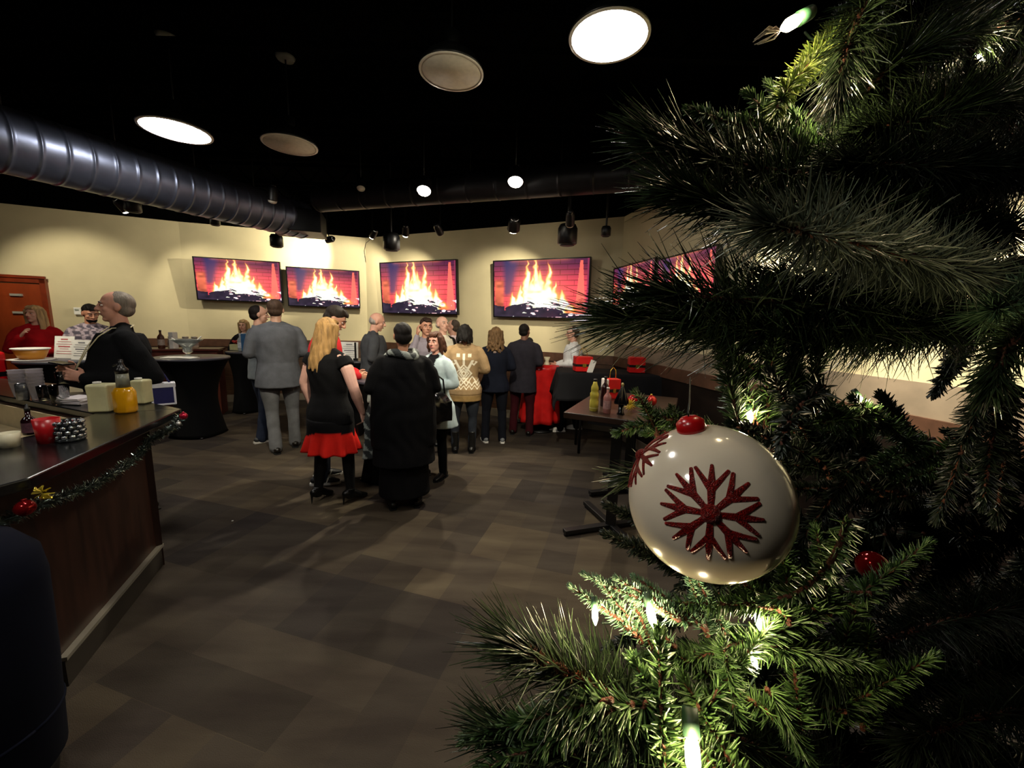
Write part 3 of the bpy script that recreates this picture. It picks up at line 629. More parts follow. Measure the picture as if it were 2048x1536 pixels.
# 3 big grey haired man at the bar
x, y, h = atY(230, 584, 3.22)
bigman, TT, TH, cm = person('large grey haired man in a black coat with a lanyard, standing behind the bar corner', x, y, h, 140, False, 1.12, .09, skin='#c58f78', hair=('shortback', '#8f8578'),
       top=JK(c='#101113', name='coat', z=.72, inf=.03, ar=.014, collar=1, f=col_jacket('#101113', '#1d2230', vw=.04)), bottom=JK(k='pants', c='#14151a'), shoes=('flat', '#0c0c0c', '#0c0c0c'),
       arms=(((.25, -.13, 1.12), (.13, .16, 1.12), (-.5, .8, .3)), ((.29, -.08, 1.12), (.10, .18, 1.17), (-.5, .9, .1))), head=(-6, 2))
for sd in (-1, 1):
    bm = NB(); pts = [(sd*.02, -.075, 1.50), (sd*.075, -.05, 1.485), (sd*.10, .05, 1.48), (sd*.10, .125, 1.42), (sd*.075, .19, 1.32), (sd*.015, .26, 1.17)]; tube(bm, [TT(p) for p in pts], [(.014, .004)]*6, 8, ref=(1, 0, 0)); obj('lanyard_strap', bm, M('cream_ribbon', '#dccfa6', .6), bigman)
bm = NB(); box(bm, TT((0, .25, 1.12)), (.05, .006, .08)); setsharp(obj('badge', bm, M('white_card', '#e6e4de', .5), bigman))
def held(o, p, q=None): return world_of(o, p)
c = held(bigman, (-.05, .33, 1.16)); bm = NB(); lathe(bm, [(.028, 0), (.034, .10), (.032, .1), (.026, .004)], seg=20); t = obj('plastic_cup', bm, glass('clear_plastic')); t.location = c-Vector((0, 0, .09))
tag(t, 'small clear plastic cup held by the grey haired man', 'cup')
c = held(bigman, (0.02, .32, 1.225)); bm = NB(); box(bm, (0, 0, 0), (.075, .14, .012)); t = setsharp(obj('phone', bm, M('phone_black', '#141216', .25), bevel=.004)); t.location = c; t.rotation_euler = (.1, 0, 1.4)
tag(t, 'dark phone in the hands of the grey haired man', 'phone')
# 4 far woman
x, y, h = atY(487, 640, 7.3)
fw, TT4, TH4, _ = person('slim blonde woman in black standing by the far wall beside a small black table', x, y, h, 205, True, 1.0, hair=('long', '#b79a6c'), top=JK(c='#121216', name='blouse', collar=1, f=col_jacket('#121216', '#cfc9c4', vw=.05, zb=1.2)),
       bottom=JK(k='pants', c='#0c0c0e', slim=.3), shoes=('flat', '#0a0a0a', '#0a0a0a'), arms=('front', 'hip'), head=(-18, 5))
# 5 grey jacket man seen in profile behind the suit
x, y, h = at(533, 878, 612)
person('dark haired man in light grey jacket and jeans, half hidden behind the grey suit', x, y, h, -30, False, 1.0, hair=('shortback', '#1c1512'), top=JK(c='#6e7478', z=.82, inf=.022, collar=1),
       bottom=JK(k='pants', c='#1b2130'), shoes=('sneaker', '#1a1a1c', '#b8b4ac'), arms=('front', 'down'), head=(-25, 5), legs=((0, .05), (0, -.1)))
# 6 suit man
x, y, h = at(568, 903, 600)
person('tall balding man in a grey suit, seen from behind', x, y, h, 34, False, 1.12, .02, hair=('shortback', '#4a382c'), skin='#b98f78', top=JK(c='#53555a', z=.78, inf=.028, ar=.006, fl=.18, zf=1.05, collar=1, wob=.003),
       bottom=JK(k='pants', c='#6c6d70'), shoes=('flat', '#15120f', '#0c0c0c'), arms=('clasp', 'front'), head=(-8, 6), legs=((.03, 0), (.03, .18)))
# 7 man in red
x, y, h = at(628, 968, 613)
person('dark haired man in a red sweater and jeans looking down at the round table', x+.08, y+.12, h+.03, -66, False, 1.05, hair=('short', '#20160f'), skin='#b08068', top=JK(c='#b8242a', name='sweater', z=.86, inf=.022, ar=.008),
       bottom=JK(k='pants', c='#1d222e'), shoes=('sneaker', '#17171a', '#cfcdc8', 1), arms=('table', 'table'), head=(-10, 30), lean=.10, legs=((0, -.03), (0, -.05)))
# 8 blonde woman in black and red
x, y, h = at(668, 1003, 638)
def dress(co):
    c = np.tile(C3('#0e0e10'), (len(co), 1)); zr = .70+.04*np.sin(co[:, 0]*9+.5); c[co[:, 2] < zr] = C3('#d8231a'); return c
bl, TT8, TH8, _ = person('blonde woman with long straight hair in a black dress with a red ruffled hem', x, y, h, -26, True, 1.28, skin='#cfa091', hair=('long', '#a07c4c'),
       top=JK(c='#0e0e10', name='dress', z=.80, inf=.012, sl='cap', f=dress), shoes=('heel', '#0b0b0b', '#0b0b0b'), tights='#0d0d0f', arms=('down', ((.25, .0, 1.14), (.24, .1, .9), None)), head=(-6, 8), legs=((-.02, -.05), (.03, .08)))
def ruffle_skirt(parent, secs, f, name, mat, folds=11, amp=.03, seg=120, zf=.74):
    bm = NB(); P = []
    for z, rx, ry in secs:
        k = max(0, (zf-z)/.24); P.append([bm.verts.new(((rx+amp*k*math.sin(folds*2*PI*q/seg))*math.cos(2*PI*q/seg), (ry+amp*k*math.sin(folds*2*PI*q/seg))*math.sin(2*PI*q/seg), z)) for q in range(seg)])
    for a, b in zip(P, P[1:]):
        for q in range(seg): bm.faces.new((a[q], a[(q+1) % seg], b[(q+1) % seg], b[q]))
    me = bpy.data.meshes.new(name); bm.to_mesh(me); bm.free(); 
    if f: vcol(me, f)
    o_ = link(name, me, mat, parent); s_ = o_.modifiers.new('s', 'SOLIDIFY'); s_.thickness = .006; return o_
ruffle_skirt(bl, [(z, np.interp(z, [.53, .70, .8, .9], [.275, .235, .232, .22]), np.interp(z, [.53, .70, .8, .9], [.225, .185, .19, .175])) for z in np.linspace(.53, .84, 20)], dress, 'skirt', M('cloth_dress_a', '#0e0e10', .9, attr=True, bump=.2, spec=.15))
c = held(bl, (.30, .12, .76)); bm = NB(); box(bm, (0, 0, 0), (.03, .16, .11)); t = obj('clutch_purse', bm, M('dark_leather', '#1b1614', .35), smooth=False, bevel=.008); t.location = c; t.rotation_euler = (.2, 0, -.45)
tag(t, 'dark clutch purse hanging from the blonde woman\'s right hand', 'purse')
# 9 bald man in grey at a table
x, y, h = atY(742, 625, 5.35)
person('bald man in a dark grey blazer facing right behind the round table', x, y, h, -68, False, 1.12, .03, skin='#d09c86', hair=('bald', '#b5aca4'), top=JK(c='#44464a', z=.82, inf=.028, ar=.008, collar=1),
       bottom=JK(k='pants', c='#101014'), shoes=('flat', '#101010', '#101010'), arms=('table', 'front'), head=(-4, 16), lean=.06)
# 10 woman in black shawl
x, y, h = at(810, 1010, 648)
def shawlc(co):
    c = np.tile(C3('#0c0c0e'), (len(co), 1)); return c
sw_, TT10, TH10, _ = person('short haired woman wrapped in a black shawl, seen from behind at the round table', x, y, h, 18, True, 1.25, .02, skin='#9a6a52', hair=('short', '#141010'),
       top=JK(c='#0d0d0f', name='shawl', z=.45, fl=.12, inf=.03, shawl=.62, f=None, wob=.006), bottom=JK(k='skirt', c='#0b0b0c', z=.13, fl=.05), shoes=('boot', '#0a0a0a', '#0a0a0a'), arms=('front', 'front'), head=(4, 6))
bm = NB(); n = 20
pts = [TT10((.115*math.cos(2*PI*q/n), -.005+.105*math.sin(2*PI*q/n), 1.475+.02*math.sin(2*PI*q/n*2))) for q in range(n+1)]; tube(bm, pts, .038, 12, round_=False)
tube(bm, [TT10((-.27, .13, 1.0)), TT10((-.315, .06, .85)), TT10((-.32, .02, .66)), TT10((-.325, .0, .5))], [(.045, .012), (.05, .012), (.04, .01), (.06, .01)], 10, ref=(1, 0, 0))
tube(bm, [TT10((-.12, .1, 1.45)), TT10((-.25, .17, 1.25)), TT10((-.29, .16, 1.0))], [(.05, .02), (.05, .014), (.045, .012)], 10, ref=(1, 0, 0))
me = remesh(bm, .009, wob=.004, wk=60)
vcol(me, lambda co: np.where(((np.sin(co[:, 0]*45+co[:, 2]*30) > .1) ^ (np.sin(co[:, 2]*38-co[:, 1]*40) > .2))[:, None], C3('#8d948f'), C3('#23282a')))
link('scarf', me, M('scarf_check', '#888888', .8, attr=True, bump=.4), sw_)
# 11 light blue jacket woman
x, y, h = at(872, 952, 665)
dn, TT11, TH11, _ = person('brown haired woman in a pale blue denim jacket facing left, carrying a black handbag', x, y, h, 150, True, 1.08, skin='#c08d7c', hair=('bob', '#4a2c1e'),
       top=JK(c='#b3c4c8', name='denim_jacket', z=.66, fl=.28, zf=1.0, inf=.026, ar=.008, collar=1, f=col_jacket('#b3c4c8', '#17171a', vw=.06, zb=.9)), bottom=JK(k='pants', c='#0c0c0e', slim=1), shoes=('boot', '#0b0b0b', '#0b0b0b'),
       arms=('front', ((.24, .0, 1.16), (.16, .22, 1.08), None)), head=(8, 4), legs=((0, 0), (0, .1)))
bm = NB(); ell(bm, (0, 0, 0), (.17, .09, .17), seg=20); box(bm, (0, 0, -.03), (.30, .14, .2)); me = remesh(bm, .01, smooth=5, wob=.004); t = link('handbag', me, M('glossy_black_leather', '#0d0d0f', .18)); t.location = held(dn, (-.22, .26, .93)); t.rotation_euler = (0, 0, .6)
tag(t, 'glossy black handbag on the arm of the woman in pale blue', 'handbag')
bm = NB(); tube(bm, [(-.1, 0, .12), (-.08, 0, .28), (0, 0, .34), (.08, 0, .28), (.1, 0, .12)], .009, 8); obj('handle', bm, M('glossy_black_leather'), t)
# 12, 13, 14: group behind
x, y, h = atY(852, 637, 5.25)
person('brown haired man with long tied back hair and a hand raised to his ear', x, y, h, -152, False, .95, skin='#b07f68', hair=('pony', '#2e1f17'), top=JK(c='#7d7680', name='shirt', collar=1), bottom=JK(k='pants', c='#202028'), shoes=('flat', '#101010', '#101010'), arms=('down', 'ear'), head=(0, 4))
x, y, h = atY(886, 633, 5.7)
person('pale bald man in a white shirt and dark vest, looking right', x, y, h, -126, False, 1.08, skin='#d8a893', hair=('bald', '#c9bfb4'), top=JK(c='#e2dcca', name='shirt_and_vest', collar=1, f=lambda co: np.where((np.abs(co[:, 0]) > .085)[:, None], C3('#1d1b18'), C3('#e2dcca'))), bottom=JK(k='pants', c='#1a1a1c'), shoes=('flat', '#101010', '#101010'), arms=('down', 'front'), head=(-8, -4))
x, y, h = atY(906, 640, 6.25)
person('man in a pale pink shirt standing behind the bald man in the vest', x, y, h, 72, False, 1.05, skin='#c4937e', hair=('shortback', '#4b4038'), top=JK(c='#d9c4c9', name='shirt', collar=1), bottom=JK(k='pants', c='#1a1a1c'), shoes=('flat', '#101010', '#101010'), arms=('front', 'down'), head=(10, 0))
# 15 tan sweater woman
x, y, h = at(927, 903, 650)
ts, TT15, _, _ = person('woman with black hair in a tan sweater with a white geometric pattern, seen from behind', x, y, h, 4, True, 1.22, skin='#8a5a44', hair=('bob', '#15110f'),
       top=JK(c='#a8895a', name='sweater', z=.74, inf=.028, ar=.012, vx=.0075, f=col_sweater, fl=.05, wob=.002), bottom=JK(k='pants', c='#2c3038', slim=.6), shoes=('boot', '#141414', '#0a0a0a'), arms=('front', 'front'), head=(-4, 4))
bm = NB(); ell(bm, (0, 0, -.05), (.16, .07, .12), seg=16); box(bm, (0, 0, -.02), (.24, .11, .24)); me = remesh(bm, .01, smooth=6, wob=.003); t = link('shoulder_bag', me, M('grey_leather', '#4d4844', .4)); t.location = held(ts, (-.31, -.02, .95)); t.rotation_euler = (.1, .35, .9)
tag(t, 'dark grey shoulder bag at the left side of the patterned sweater woman', 'bag')
bm = NB(); tube(bm, [(-.1, 0, .1), (-.04, 0, .35), (.06, 0, .52), (.1, 0, .45), (.1, 0, .1)], .01, 8); obj('strap', bm, M('grey_leather'), t)
# 16 navy woman
x, y, h = at(987, 884, 655)
person('woman with wavy light brown hair in a navy top and trousers with grey sneakers', x, y, h, 12, True, 1.1, skin='#c99a83', hair=('longcurl', '#7d6142'), top=JK(c='#171b28', name='cardigan', z=.8, inf=.028, ar=.01, f=lambda co: np.where(((np.abs(np.abs(co[:, 0])-.03) < .022) & (co[:, 2] > 1.39))[:, None], C3('#a58f84'), C3('#171b28'))),
       bottom=JK(k='pants', c='#12141c'), shoes=('sneaker', '#6b6e72', '#dad8d2'), arms=('front', 'front'), head=(-10, 6), legs=((-.02, .05), (.03, 0)))
# 17 dark coat man
x, y, h = at(1042, 868, 648)
person('man in a long charcoal coat and maroon trousers, seen from behind at the red table', x, y, h, -14, False, 1.12, skin='#7a5140', hair=('shortback', '#1a1614'), top=JK(c='#2d2b33', name='coat', z=.70, inf=.03, ar=.01, collar=1),
       bottom=JK(k='pants', c='#3a0f16'), shoes=('flat', '#12100f', '#0c0c0c'), arms=('clasp', 'front'), head=(-18, 4), legs=((-.03, 0), (.03, 0)))
x, y, h = atY(1068, 677, 6.5)
person('shorter dark haired person in burgundy holding a cup, behind the charcoal coat', x-.07, y+.12, h, 150, True, .9, skin='#7a5140', hair=('short', '#0e0c0c'), top=JK(c='#3f1620', name='top'), bottom=JK(k='pants', c='#14141a'), shoes=('flat', '#101010', '#101010'), arms=('up', 'front'), head=(20, 10))
# 19 white shirt man
x, y, h = at(1118, 860, 655)
ws, _, _, _ = person('man in a white shirt, black trousers and white sneakers stepping left', x+.17, y, h+.02, 86, False, 1.08, .02, skin='#d3a08a', hair=('shortback', '#4a3526'), top=JK(c='#e9ecee', name='shirt', z=.86, inf=.022, collar=1, sl='long'),
       bottom=JK(k='pants', c='#0f1014'), shoes=('sneaker', '#dcdad6', '#f0eeea'), arms=('front', 'table'), head=(0, 6), legs=((0, .18), (0, -.12)), lean=.03)

# ---------------------------------------------------------------- bar
granite = M('black_granite', '#141516', .2, var=.4, vscale=90, spec=.6); barwood = M('bar_front_wood', '#2e1912', .4, var=.3, vscale=4, stretch=(6, 6, .6))
bar = empty('bar_counter', (-2.5, 1.9, 0), 'dark wooden bar with a polished black granite top in the left foreground', 'bar')
def rel(pts): return [(p[0]+2.5, p[1]-1.9) for p in pts]
BT = 1.07
near = [(-2.18, 2.55), (-1.80, 1.40), (-1.86, 1.15), (-2.05, .2), (-2.6, .2), (-2.42, 1.3), (-2.40, 1.95), (-2.56, 2.36)]
far = [(-2.18, 2.55), (-2.56, 2.36), (-3.72, 2.80), (-5.0, 3.05), (-5.0, 3.6), (-3.86, 3.30)]
bm = NB(); slab(bm, rel(near), BT-.045, BT); slab(bm, rel(far), BT-.045, BT-.0005); top_ = setsharp(obj('granite_top', bm, granite, bar, bevel=.006))
def inset(poly, d):
    out = []
    n = len(poly); c = Vector((sum(p[0] for p in poly)/n, sum(p[1] for p in poly)/n))
    for p in poly: v = Vector(p)-c; out.append(tuple(c+v*(1-d/max(v.length, .01))))
    return out
bm = NB(); slab(bm, rel([(-2.36, 2.46), (-2.00, 1.55), (-1.98, 1.15), (-2.2, .2), (-2.55, .2), (-2.44, 1.3), (-2.42, 1.95), (-2.58, 2.34)]), 0, BT-.045)
slab(bm, rel([(-2.36, 2.46), (-2.58, 2.345), (-3.72, 2.78), (-5.0, 3.03), (-5.0, 3.35), (-3.9, 3.1)]), 0, BT-.046); setsharp(obj('front_panel', bm, barwood, bar))
def strip(name, a, b, z, h, th, mat, par, off):
    a = Vector((*a, 0)); b = Vector((*b, 0)); d = b-a; u_ = d.normalized(); n_ = Vector((-u_.y, u_.x, 0)); bm = NB(); box(bm, (0, 0, 0), (d.length, th, h))
    o_ = setsharp(obj(name, bm, mat, par)); c_ = (a+b)/2+n_*off; o_.location = (c_.x+2.5, c_.y-1.9, z+h/2); o_.rotation_euler = (0, 0, math.atan2(u_.y, u_.x)); return o_
strip('kick_board', (-2.36, 2.46), (-2.00, 1.55), 0, .13, .02, M('kick_board', '#2c2722', .5), bar, .012); strip('kick_trim', (-2.36, 2.46), (-2.00, 1.55), .13, .018, .03, M('kick_trim_metal', '#8a8478', .3, .4), bar, .016)
strip('corner_post', (-2.40, 2.49), (-2.345, 2.44), 0, BT-.05, .05, barwood, bar, .0)
# cream working side inside the bar
innerc = M('cream_inner_bar', '#b9a883', .6)
strip('inner_panel', (-2.58, 2.335), (-3.72, 2.77), .0, BT-.05, .01, innerc, bar, .006)
bm = NB(); slab(bm, rel([(-2.58, 2.3), (-3.7, 2.74), (-5, 2.95), (-5, 1.3), (-2.46, 1.3), (-2.44, 1.95)]), .84, .88); setsharp(obj('work_surface', bm, innerc, bar))
# tinsel garland
gl = [(-2.13, 2.48, 1.04), (-2.10, 2.36, .99), (-2.16, 2.28, .94), (-2.12, 2.15, .885), (-2.06, 1.95, .865), (-1.99, 1.75, .87), (-1.93, 1.58, .90), (-1.86, 1.45, .93), (-1.86, 1.3, .92), (-1.92, 1.1, .93)]
def catmull(P, n=12):
    P = [Vector(p) for p in P]; out = []
    for i in range(len(P)-1):
        p0, p1, p2, p3 = P[max(i-1, 0)], P[i], P[i+1], P[min(i+2, len(P)-1)]
        for k in range(n):
            t = k/n; out.append(.5*((2*p1)+(-p0+p2)*t+(2*p0-5*p1+4*p2-p3)*t*t+(-p0+3*p1-3*p2+p3)*t**3))
    return out+[P[-1]]
def blades(anchors, dirs, lens, wid, mats_idx=None, bend=0.15, r=rng):
    """needles and tinsel strands: three sided tapering prisms, two segments each"""
    n = len(anchors); A = anchors; d = dirs/np.linalg.norm(dirs, axis=1)[:, None]
    ref = r.normal(size=(n, 3)); s = np.cross(d, ref); s /= np.linalg.norm(s, axis=1)[:, None]; t = np.cross(d, s)
    L = lens[:, None]; w = wid[:, None] if hasattr(wid, 'shape') else np.full((n, 1), wid)
    bd = (s*bend*r.normal(size=(n, 1))+np.array([0, 0, -.12*abs(bend)/.15*.3]))*L
    V = []
    for k, (f, ws) in enumerate(((0, .7), (.5, 1.0), (1.0, .25))):
        c = A+d*L*f+bd*f*f
        for q in range(3):
            an = 2*PI*q/3; V.append(c+(s*math.cos(an)+t*math.sin(an)*.6)*w*ws)
    V = np.stack(V, 1).reshape(-1, 3); b = (np.arange(n)*9)[:, None]
    F = []
    for k in (0, 3):
        for q in range(3): F.append(b+np.array([[k+q, k+(q+1) % 3, k+3+(q+1) % 3, k+3+q]]))
    F = np.concatenate(F, 0)
    return V, F
def bladeobj(name, parts, mat, parent=None):
    Vs, Fs, off = [], [], 0
    for V, F in parts: Vs.append(V); Fs.append(F+off); off += len(V)
    V = np.concatenate(Vs); F = np.concatenate(Fs); me = bpy.data.meshes.new(name)
    me.vertices.add(len(V)); me.vertices.foreach_set('co', V.astype(np.float32).ravel()); me.loops.add(len(F)*4); me.loops.foreach_set('vertex_index', F.astype(np.int32).ravel())
    me.polygons.add(len(F)); me.polygons.foreach_set('loop_start', np.arange(0, len(F)*4, 4, dtype=np.int32)); me.update(calc_edges=True); me.validate()
    return link(name, me, mat, parent, smooth=False)
path = np.array([tuple(p) for p in catmull(gl)])
idx = rng.random(2600)*(len(path)-1); i0 = idx.astype(int); fr = (idx-i0)[:, None]; an = path[i0]*(1-fr)+path[i0+1]*fr
gar = bladeobj('tinsel_garland', [blades(an, rng.normal(size=(2600, 3)), .02+.022*rng.random(2600), .0034)], M('silver_tinsel', '#7b8680', .12, .9), None)
tag(gar, 'dark silver tinsel garland looped below the edge of the black bar top', 'garland')
bm = NB(); tube(bm, [Vector(p) for p in path[::6]], .003, 6); obj('cord', bm, M('black_can'), gar)
for nm, px, py, dd, r_, cc, lb in (('bauble', 367, 832, 2.46, .022, '#b0203c', 'shiny red bauble at the far corner of the bar'), ('bauble', 357, 847, 2.44, .014, '#c8c8c4', 'small silver bauble under the red one at the bar corner'),
        ('bauble', 50, 1016, 1.48, .03, '#8a1014', 'red bauble low on the garland at the near left'), ('gift_bow', 88, 985, 1.50, .03, '#c9b23a', 'gold bow on the garland at the near left')):
    c = U(px, py, dd-.07 if px > 100 else dd-.1); bm = NB()
    if nm == 'bauble': ell(bm, (0, 0, 0), r_, seg=20); lathe(bm, [(r_*.25, r_*.95), (r_*.25, r_*1.2)], seg=12)
    else:
        for q in range(8): tube(bm, [Vector((0, 0, 0)), Vector((math.cos(q*.785)*.025, -.01, math.sin(q*.785)*.018)), Vector((math.cos(q*.785)*.04, .0, math.sin(q*.785)*.028))], [(.004, .001), (.010, .002), (.004, .001)], 8)
    t = obj(nm, bm, M('foil_'+cc.strip('#'), cc, .12, .6)); t.location = c; tag(t, lb, 'ornament' if nm == 'bauble' else 'bow')
# things on the bar
def place(o, px, py, z=BT, dz=0): o.location = G(px, py, z)+Vector((0, 0, dz)); return o
def cupstack(px, py, n, label):
    root = empty('cup_stack', G(px, py, BT), label, 'cups', 'stacks of clear cups on the bar')
    for k in range(n):
        bm = NB(); lathe(bm, [(.028, k*.022), (.043, k*.022+.10), (.045, k*.022+.102), (.042, k*.022+.10), (.026, k*.022+.003)], seg=24, cap=False); obj('cup', bm, M('frosted_plastic', '#dcd6dc', .25, trans=.75, ior=1.2, var=0), root)
    return root
cupstack(40, 792, 5, 'tall stack of clear plastic cups at the far left of the bar'); cupstack(76, 798, 6, 'tallest stack of clear plastic cups, just right of the leftmost stack')
bm = NB(); lathe(bm, [(.026, 0), (.031, .006), (.031, .108), (.026, .116), (.026, .113)], seg=28); t = obj('drink_can', bm, M('can_print', '#8d8f93', .25, .7, var=.45, vscale=22)); place(t, 47, 800); tag(t, 'silver and black drink can in front of the cup stacks', 'can')
def tumbler(px, py, r, h, label, z=BT, fill=None, name='drinking_glass', mat=None):
    root = empty(name, G(px, py, z), label, 'glass' if name == 'drinking_glass' else 'cup')
    bm = NB(); lathe(bm, [(r*.82, 0), (r, h), (r*.95, h), (r*.77, .008)], seg=28); obj('glass_wall', bm, mat or glass('clear_glass'), root)
    if fill: bm = NB(); lathe(bm, [(r*.75, .01), (r*.90, h*.8)], seg=24); obj('drink', bm, M('drink_'+fill.strip('#'), fill, .2, trans=.2), root)
    return root
tumbler(93, 800, .042, .10, 'clear short glass beside the drink can on the bar'); tumbler(122, 808, .05, .13, 'wide clear plastic pitcher glass left of the napkins', name='clear_cup')
tumbler(99, 884, .046, .115, 'red plastic party cup on the near arm of the bar', fill=None, name='party_cup', mat=M('red_plastic', '#b8141c', .3, spec=.6, trans=.15))
# glass of beads
root = empty('candle_holder', G(142, 880, BT), 'mosaic glass candle holder beside the red cup', 'candle holder')
bm = NB(); lathe(bm, [(.05, 0), (.056, .01), (.05, .016)], seg=28); lathe(bm, [(.039, .012), (.046, .05), (.045, .10), (.042, .10), (.04, .02)], seg=28); obj('glass_bowl', bm, M('smoked_glass', '#3a3f42', .1, .6, spec=.8), root)
bm = NB()
for q in range(11):
    for k in range(4): ell(bm, (.046*math.cos(q*.571+k*.28), .046*math.sin(q*.571+k*.28), .024+k*.022), (.012, .012, .011), seg=8)
obj('glass_beads', bm, M('bead_glass', '#d5d8da', .06, .9, var=.5, vscale=40), root)
# bitters bottle
root = empty('bitters_bottle', G(62, 868, BT), 'small dark bottle with a plum label behind the red cup', 'bottle')
bm = NB(); lathe(bm, [(.026, 0), (.028, .005), (.028, .07), (.02, .085), (.010, .095), (.010, .12)], seg=24); obj('bottle_body', bm, M('dark_bottle_glass', '#20080f', .1, trans=.2), root)
bm = NB(); lathe(bm, [(.0285, .012), (.0285, .062)], seg=24, cap=False); obj('label', bm, M('plum_label', '#57303f', .6, var=.3, vscale=60), root)
bm = NB(); lathe(bm, [(.011, .12), (.011, .135), (.006, .138), (.005, .155)], seg=16); obj('cap', bm, can_m, root)
tumbler(20, 893, .038, .065, 'short cream dish behind the small dark bottle', name='dish', mat=M('cream_ceramic', '#d9d3b4', .3))
# cream napkin boxes, orange juice, napkins
def carton(px, py, w, d, h, label, rz=0.2):
    root = empty('juice_carton', G(px, py, BT), label, 'jug', rz=rz); bm = NB(); q = .9
    P = [(-w/2, -d/2), (w/2, -d/2), (w/2, d/2), (-w/2, d/2)]; rr = []
    for z, k in ((0, .92), (.01, 1), (h*.55, .96), (h*.9, 1.02), (h, .98)): rr.append([bm.verts.new((x*k, y*k, z)) for x, y in P])
    for A, B in zip(rr, rr[1:]):
        for i in range(4): bm.faces.new((A[i], A[(i+1) % 4], B[(i+1) % 4], B[i]))
    bm.faces.new(rr[0][::-1]); bm.faces.new(rr[-1]); obj('jug_body', bm, M('cream_plastic', '#d3cf9f', .35, trans=.15), root, smooth=False, bevel=.012)
    bm = NB(); lathe(bm, [(.02, h), (.02, h+.012)], (-w*.2, 0, 0), 16); obj('cap', bm, M('white_plastic'), root); return root
carton(210, 822, .115, .1, .175, 'cream square juice jug on the bar, left of the orange juice'); carton(287, 806, .08, .09, .165, 'cream square juice jug on the bar, right of the orange juice', .1)
root = empty('juice_bottle', G(253, 824, BT), 'square clear bottle of orange juice with a black pourer on the bar', 'bottle')
bm = NB(); loft(bm, [(0, .052, .05), (.01, .06, .055), (.13, .06, .055), (.155, .045, .042), (.16, .03, .03)], 8); obj('juice', bm, M('orange_juice', '#e0a010', .15, spec=.6, trans=.15), root, bevel=.01)
bm = NB(); lathe(bm, [(.034, .16), (.03, .25), (.028, .25)], seg=20); obj('neck', bm, M('pourer_grey', '#8a8c7c', .3, trans=.3), root)
bm = NB(); lathe(bm, [(.031, .245), (.034, .27), (.02, .285), (.012, .31), (.012, .33)], seg=20); tube(bm, [(0, 0, .27), (-.02, 0, .30), (-.045, 0, .29)], .007, 8); obj('pourer', bm, M('black_plastic', '#0d0d0d', .3), root)
bm = NB()
for k in range(7): box(bm, (.006*math.sin(k*2), .005*math.cos(k*3), .004+k*.006), (.16, .13, .0045), Matrix.Rotation(.1*math.sin(k*5), 3, 'Z'))
t = setsharp(obj('napkin_pile', bm, M('napkin_paper', '#cdc6c8', .9, var=.1))); place(t, 158, 806); tag(t, 'low pile of grey and white napkins left of the cream jug', 'napkins')
bm = NB(); box(bm, (0, 0, .008), (.24, .15, .014), Matrix.Rotation(.5, 3, 'Z')); t = setsharp(obj('menu_folder', bm, M('menu_dark', '#2a2422', .4), bevel=.003)); place(t, 150, 791); tag(t, 'dark menu folder lying behind the napkins', 'menu')
# navy seat at lower left
root = empty('barrel_stool', (-1.76, 1.12, 0), 'dark navy barrel shaped stool in the shadow at the lower left', 'stool')
nv = M('navy_vinyl', '#030616', .9, var=.1, spec=.15)
bm = NB(); lathe(bm, [(.17, .09), (.19, .12), (.205, .5), (.21, .8), (.20, .88), (.15, .95), (.05, .97)], seg=36); obj('padded_shell', bm, nv, root)
bm = NB(); lathe(bm, [(.15, 0), (.16, .02), (.16, .10)], seg=28); obj('base', bm, can_m, root)
bm = NB(); tube(bm, [(.197*math.cos(k*PI/18), .197*math.sin(k*PI/18), .3) for k in range(37)], .006, 6, round_=False); obj('piping', bm, nv, root)

# ---------------------------------------------------------------- tables
spandex = M('black_spandex', '#060607', .9, var=.1, spec=.15); gtop = M('table_top_sheen', '#3a3a42', .35, var=.05)
def cocktail(name_loc, r, h, label, base=None, yaw=.4):
    root = empty('cocktail_table', (name_loc[0], name_loc[1], 0), label, 'table', 'tall round tables in stretchy black covers', rz=yaw); rb = base or r*.72; seg = 64
    bm = NB(); P = []
    for k in range(25):
        t = k/24; z = .012+(h-.03)*t; f = (rb*.80 + (rb*.2)*abs(1-t/.45)**1.5 if t < .45 else rb*.80+(r-rb*.80)*((t-.45)/.55)**2.1)
        four = max(0, 1-t/.45); ring = []
        for q in range(seg):
            a = 2*PI*q/seg; kk = 1+.10*four*(abs(math.cos(2*a))**3)-.03*four; ring.append(bm.verts.new((f*kk*math.cos(a), f*kk*math.sin(a), z)))
        P.append(ring)
    for A, B in zip(P, P[1:]):
        for q in range(seg): bm.faces.new((A[q], A[(q+1) % seg], B[(q+1) % seg], B[q]))
    bm.faces.new(P[0][::-1]); bm.faces.new(P[-1]); obj('stretch_cover', bm, spandex, root)
    bm = NB(); lathe(bm, [(r, h-.03), (r+.004, h-.018), (r, h-.002), (r-.004, h)], seg=64); obj('table_top', bm, gtop, root)
    for q in range(4):
        a = q*PI/2; bm = NB(); lathe(bm, [(.022, 0), (.022, .02)], (rb*1.02*math.cos(a), rb*1.02*math.sin(a), 0), 12); obj('foot', bm, can_m, root)
    return root
cocktail((-4.42, 5.42), .43, 1.10, 'tall round table in a tight black cover holding a glass bowl, left of centre', .31, .75)
ct = (-1.33, 4.06); cocktail(ct, .29, 1.08, 'round table in a black cover between the blonde woman and the woman in the shawl', .24)
t4 = U(125, 700, 4.75); cocktail((t4.x, 4.75), .40, 1.10, 'round black covered table with an orange bowl and paper signs at far left', .26)
t5 = U(489, 702, 6.85); cocktail((t5.x, 6.8), .25, t5.z, 'small black covered table with bottles in front of the slim blonde woman', .2)
t6 = U(712, 700, 5.9); cocktail((t6.x, 5.95), .28, 1.07, 'black covered table with a white sign, left of the bald man in grey', .24)
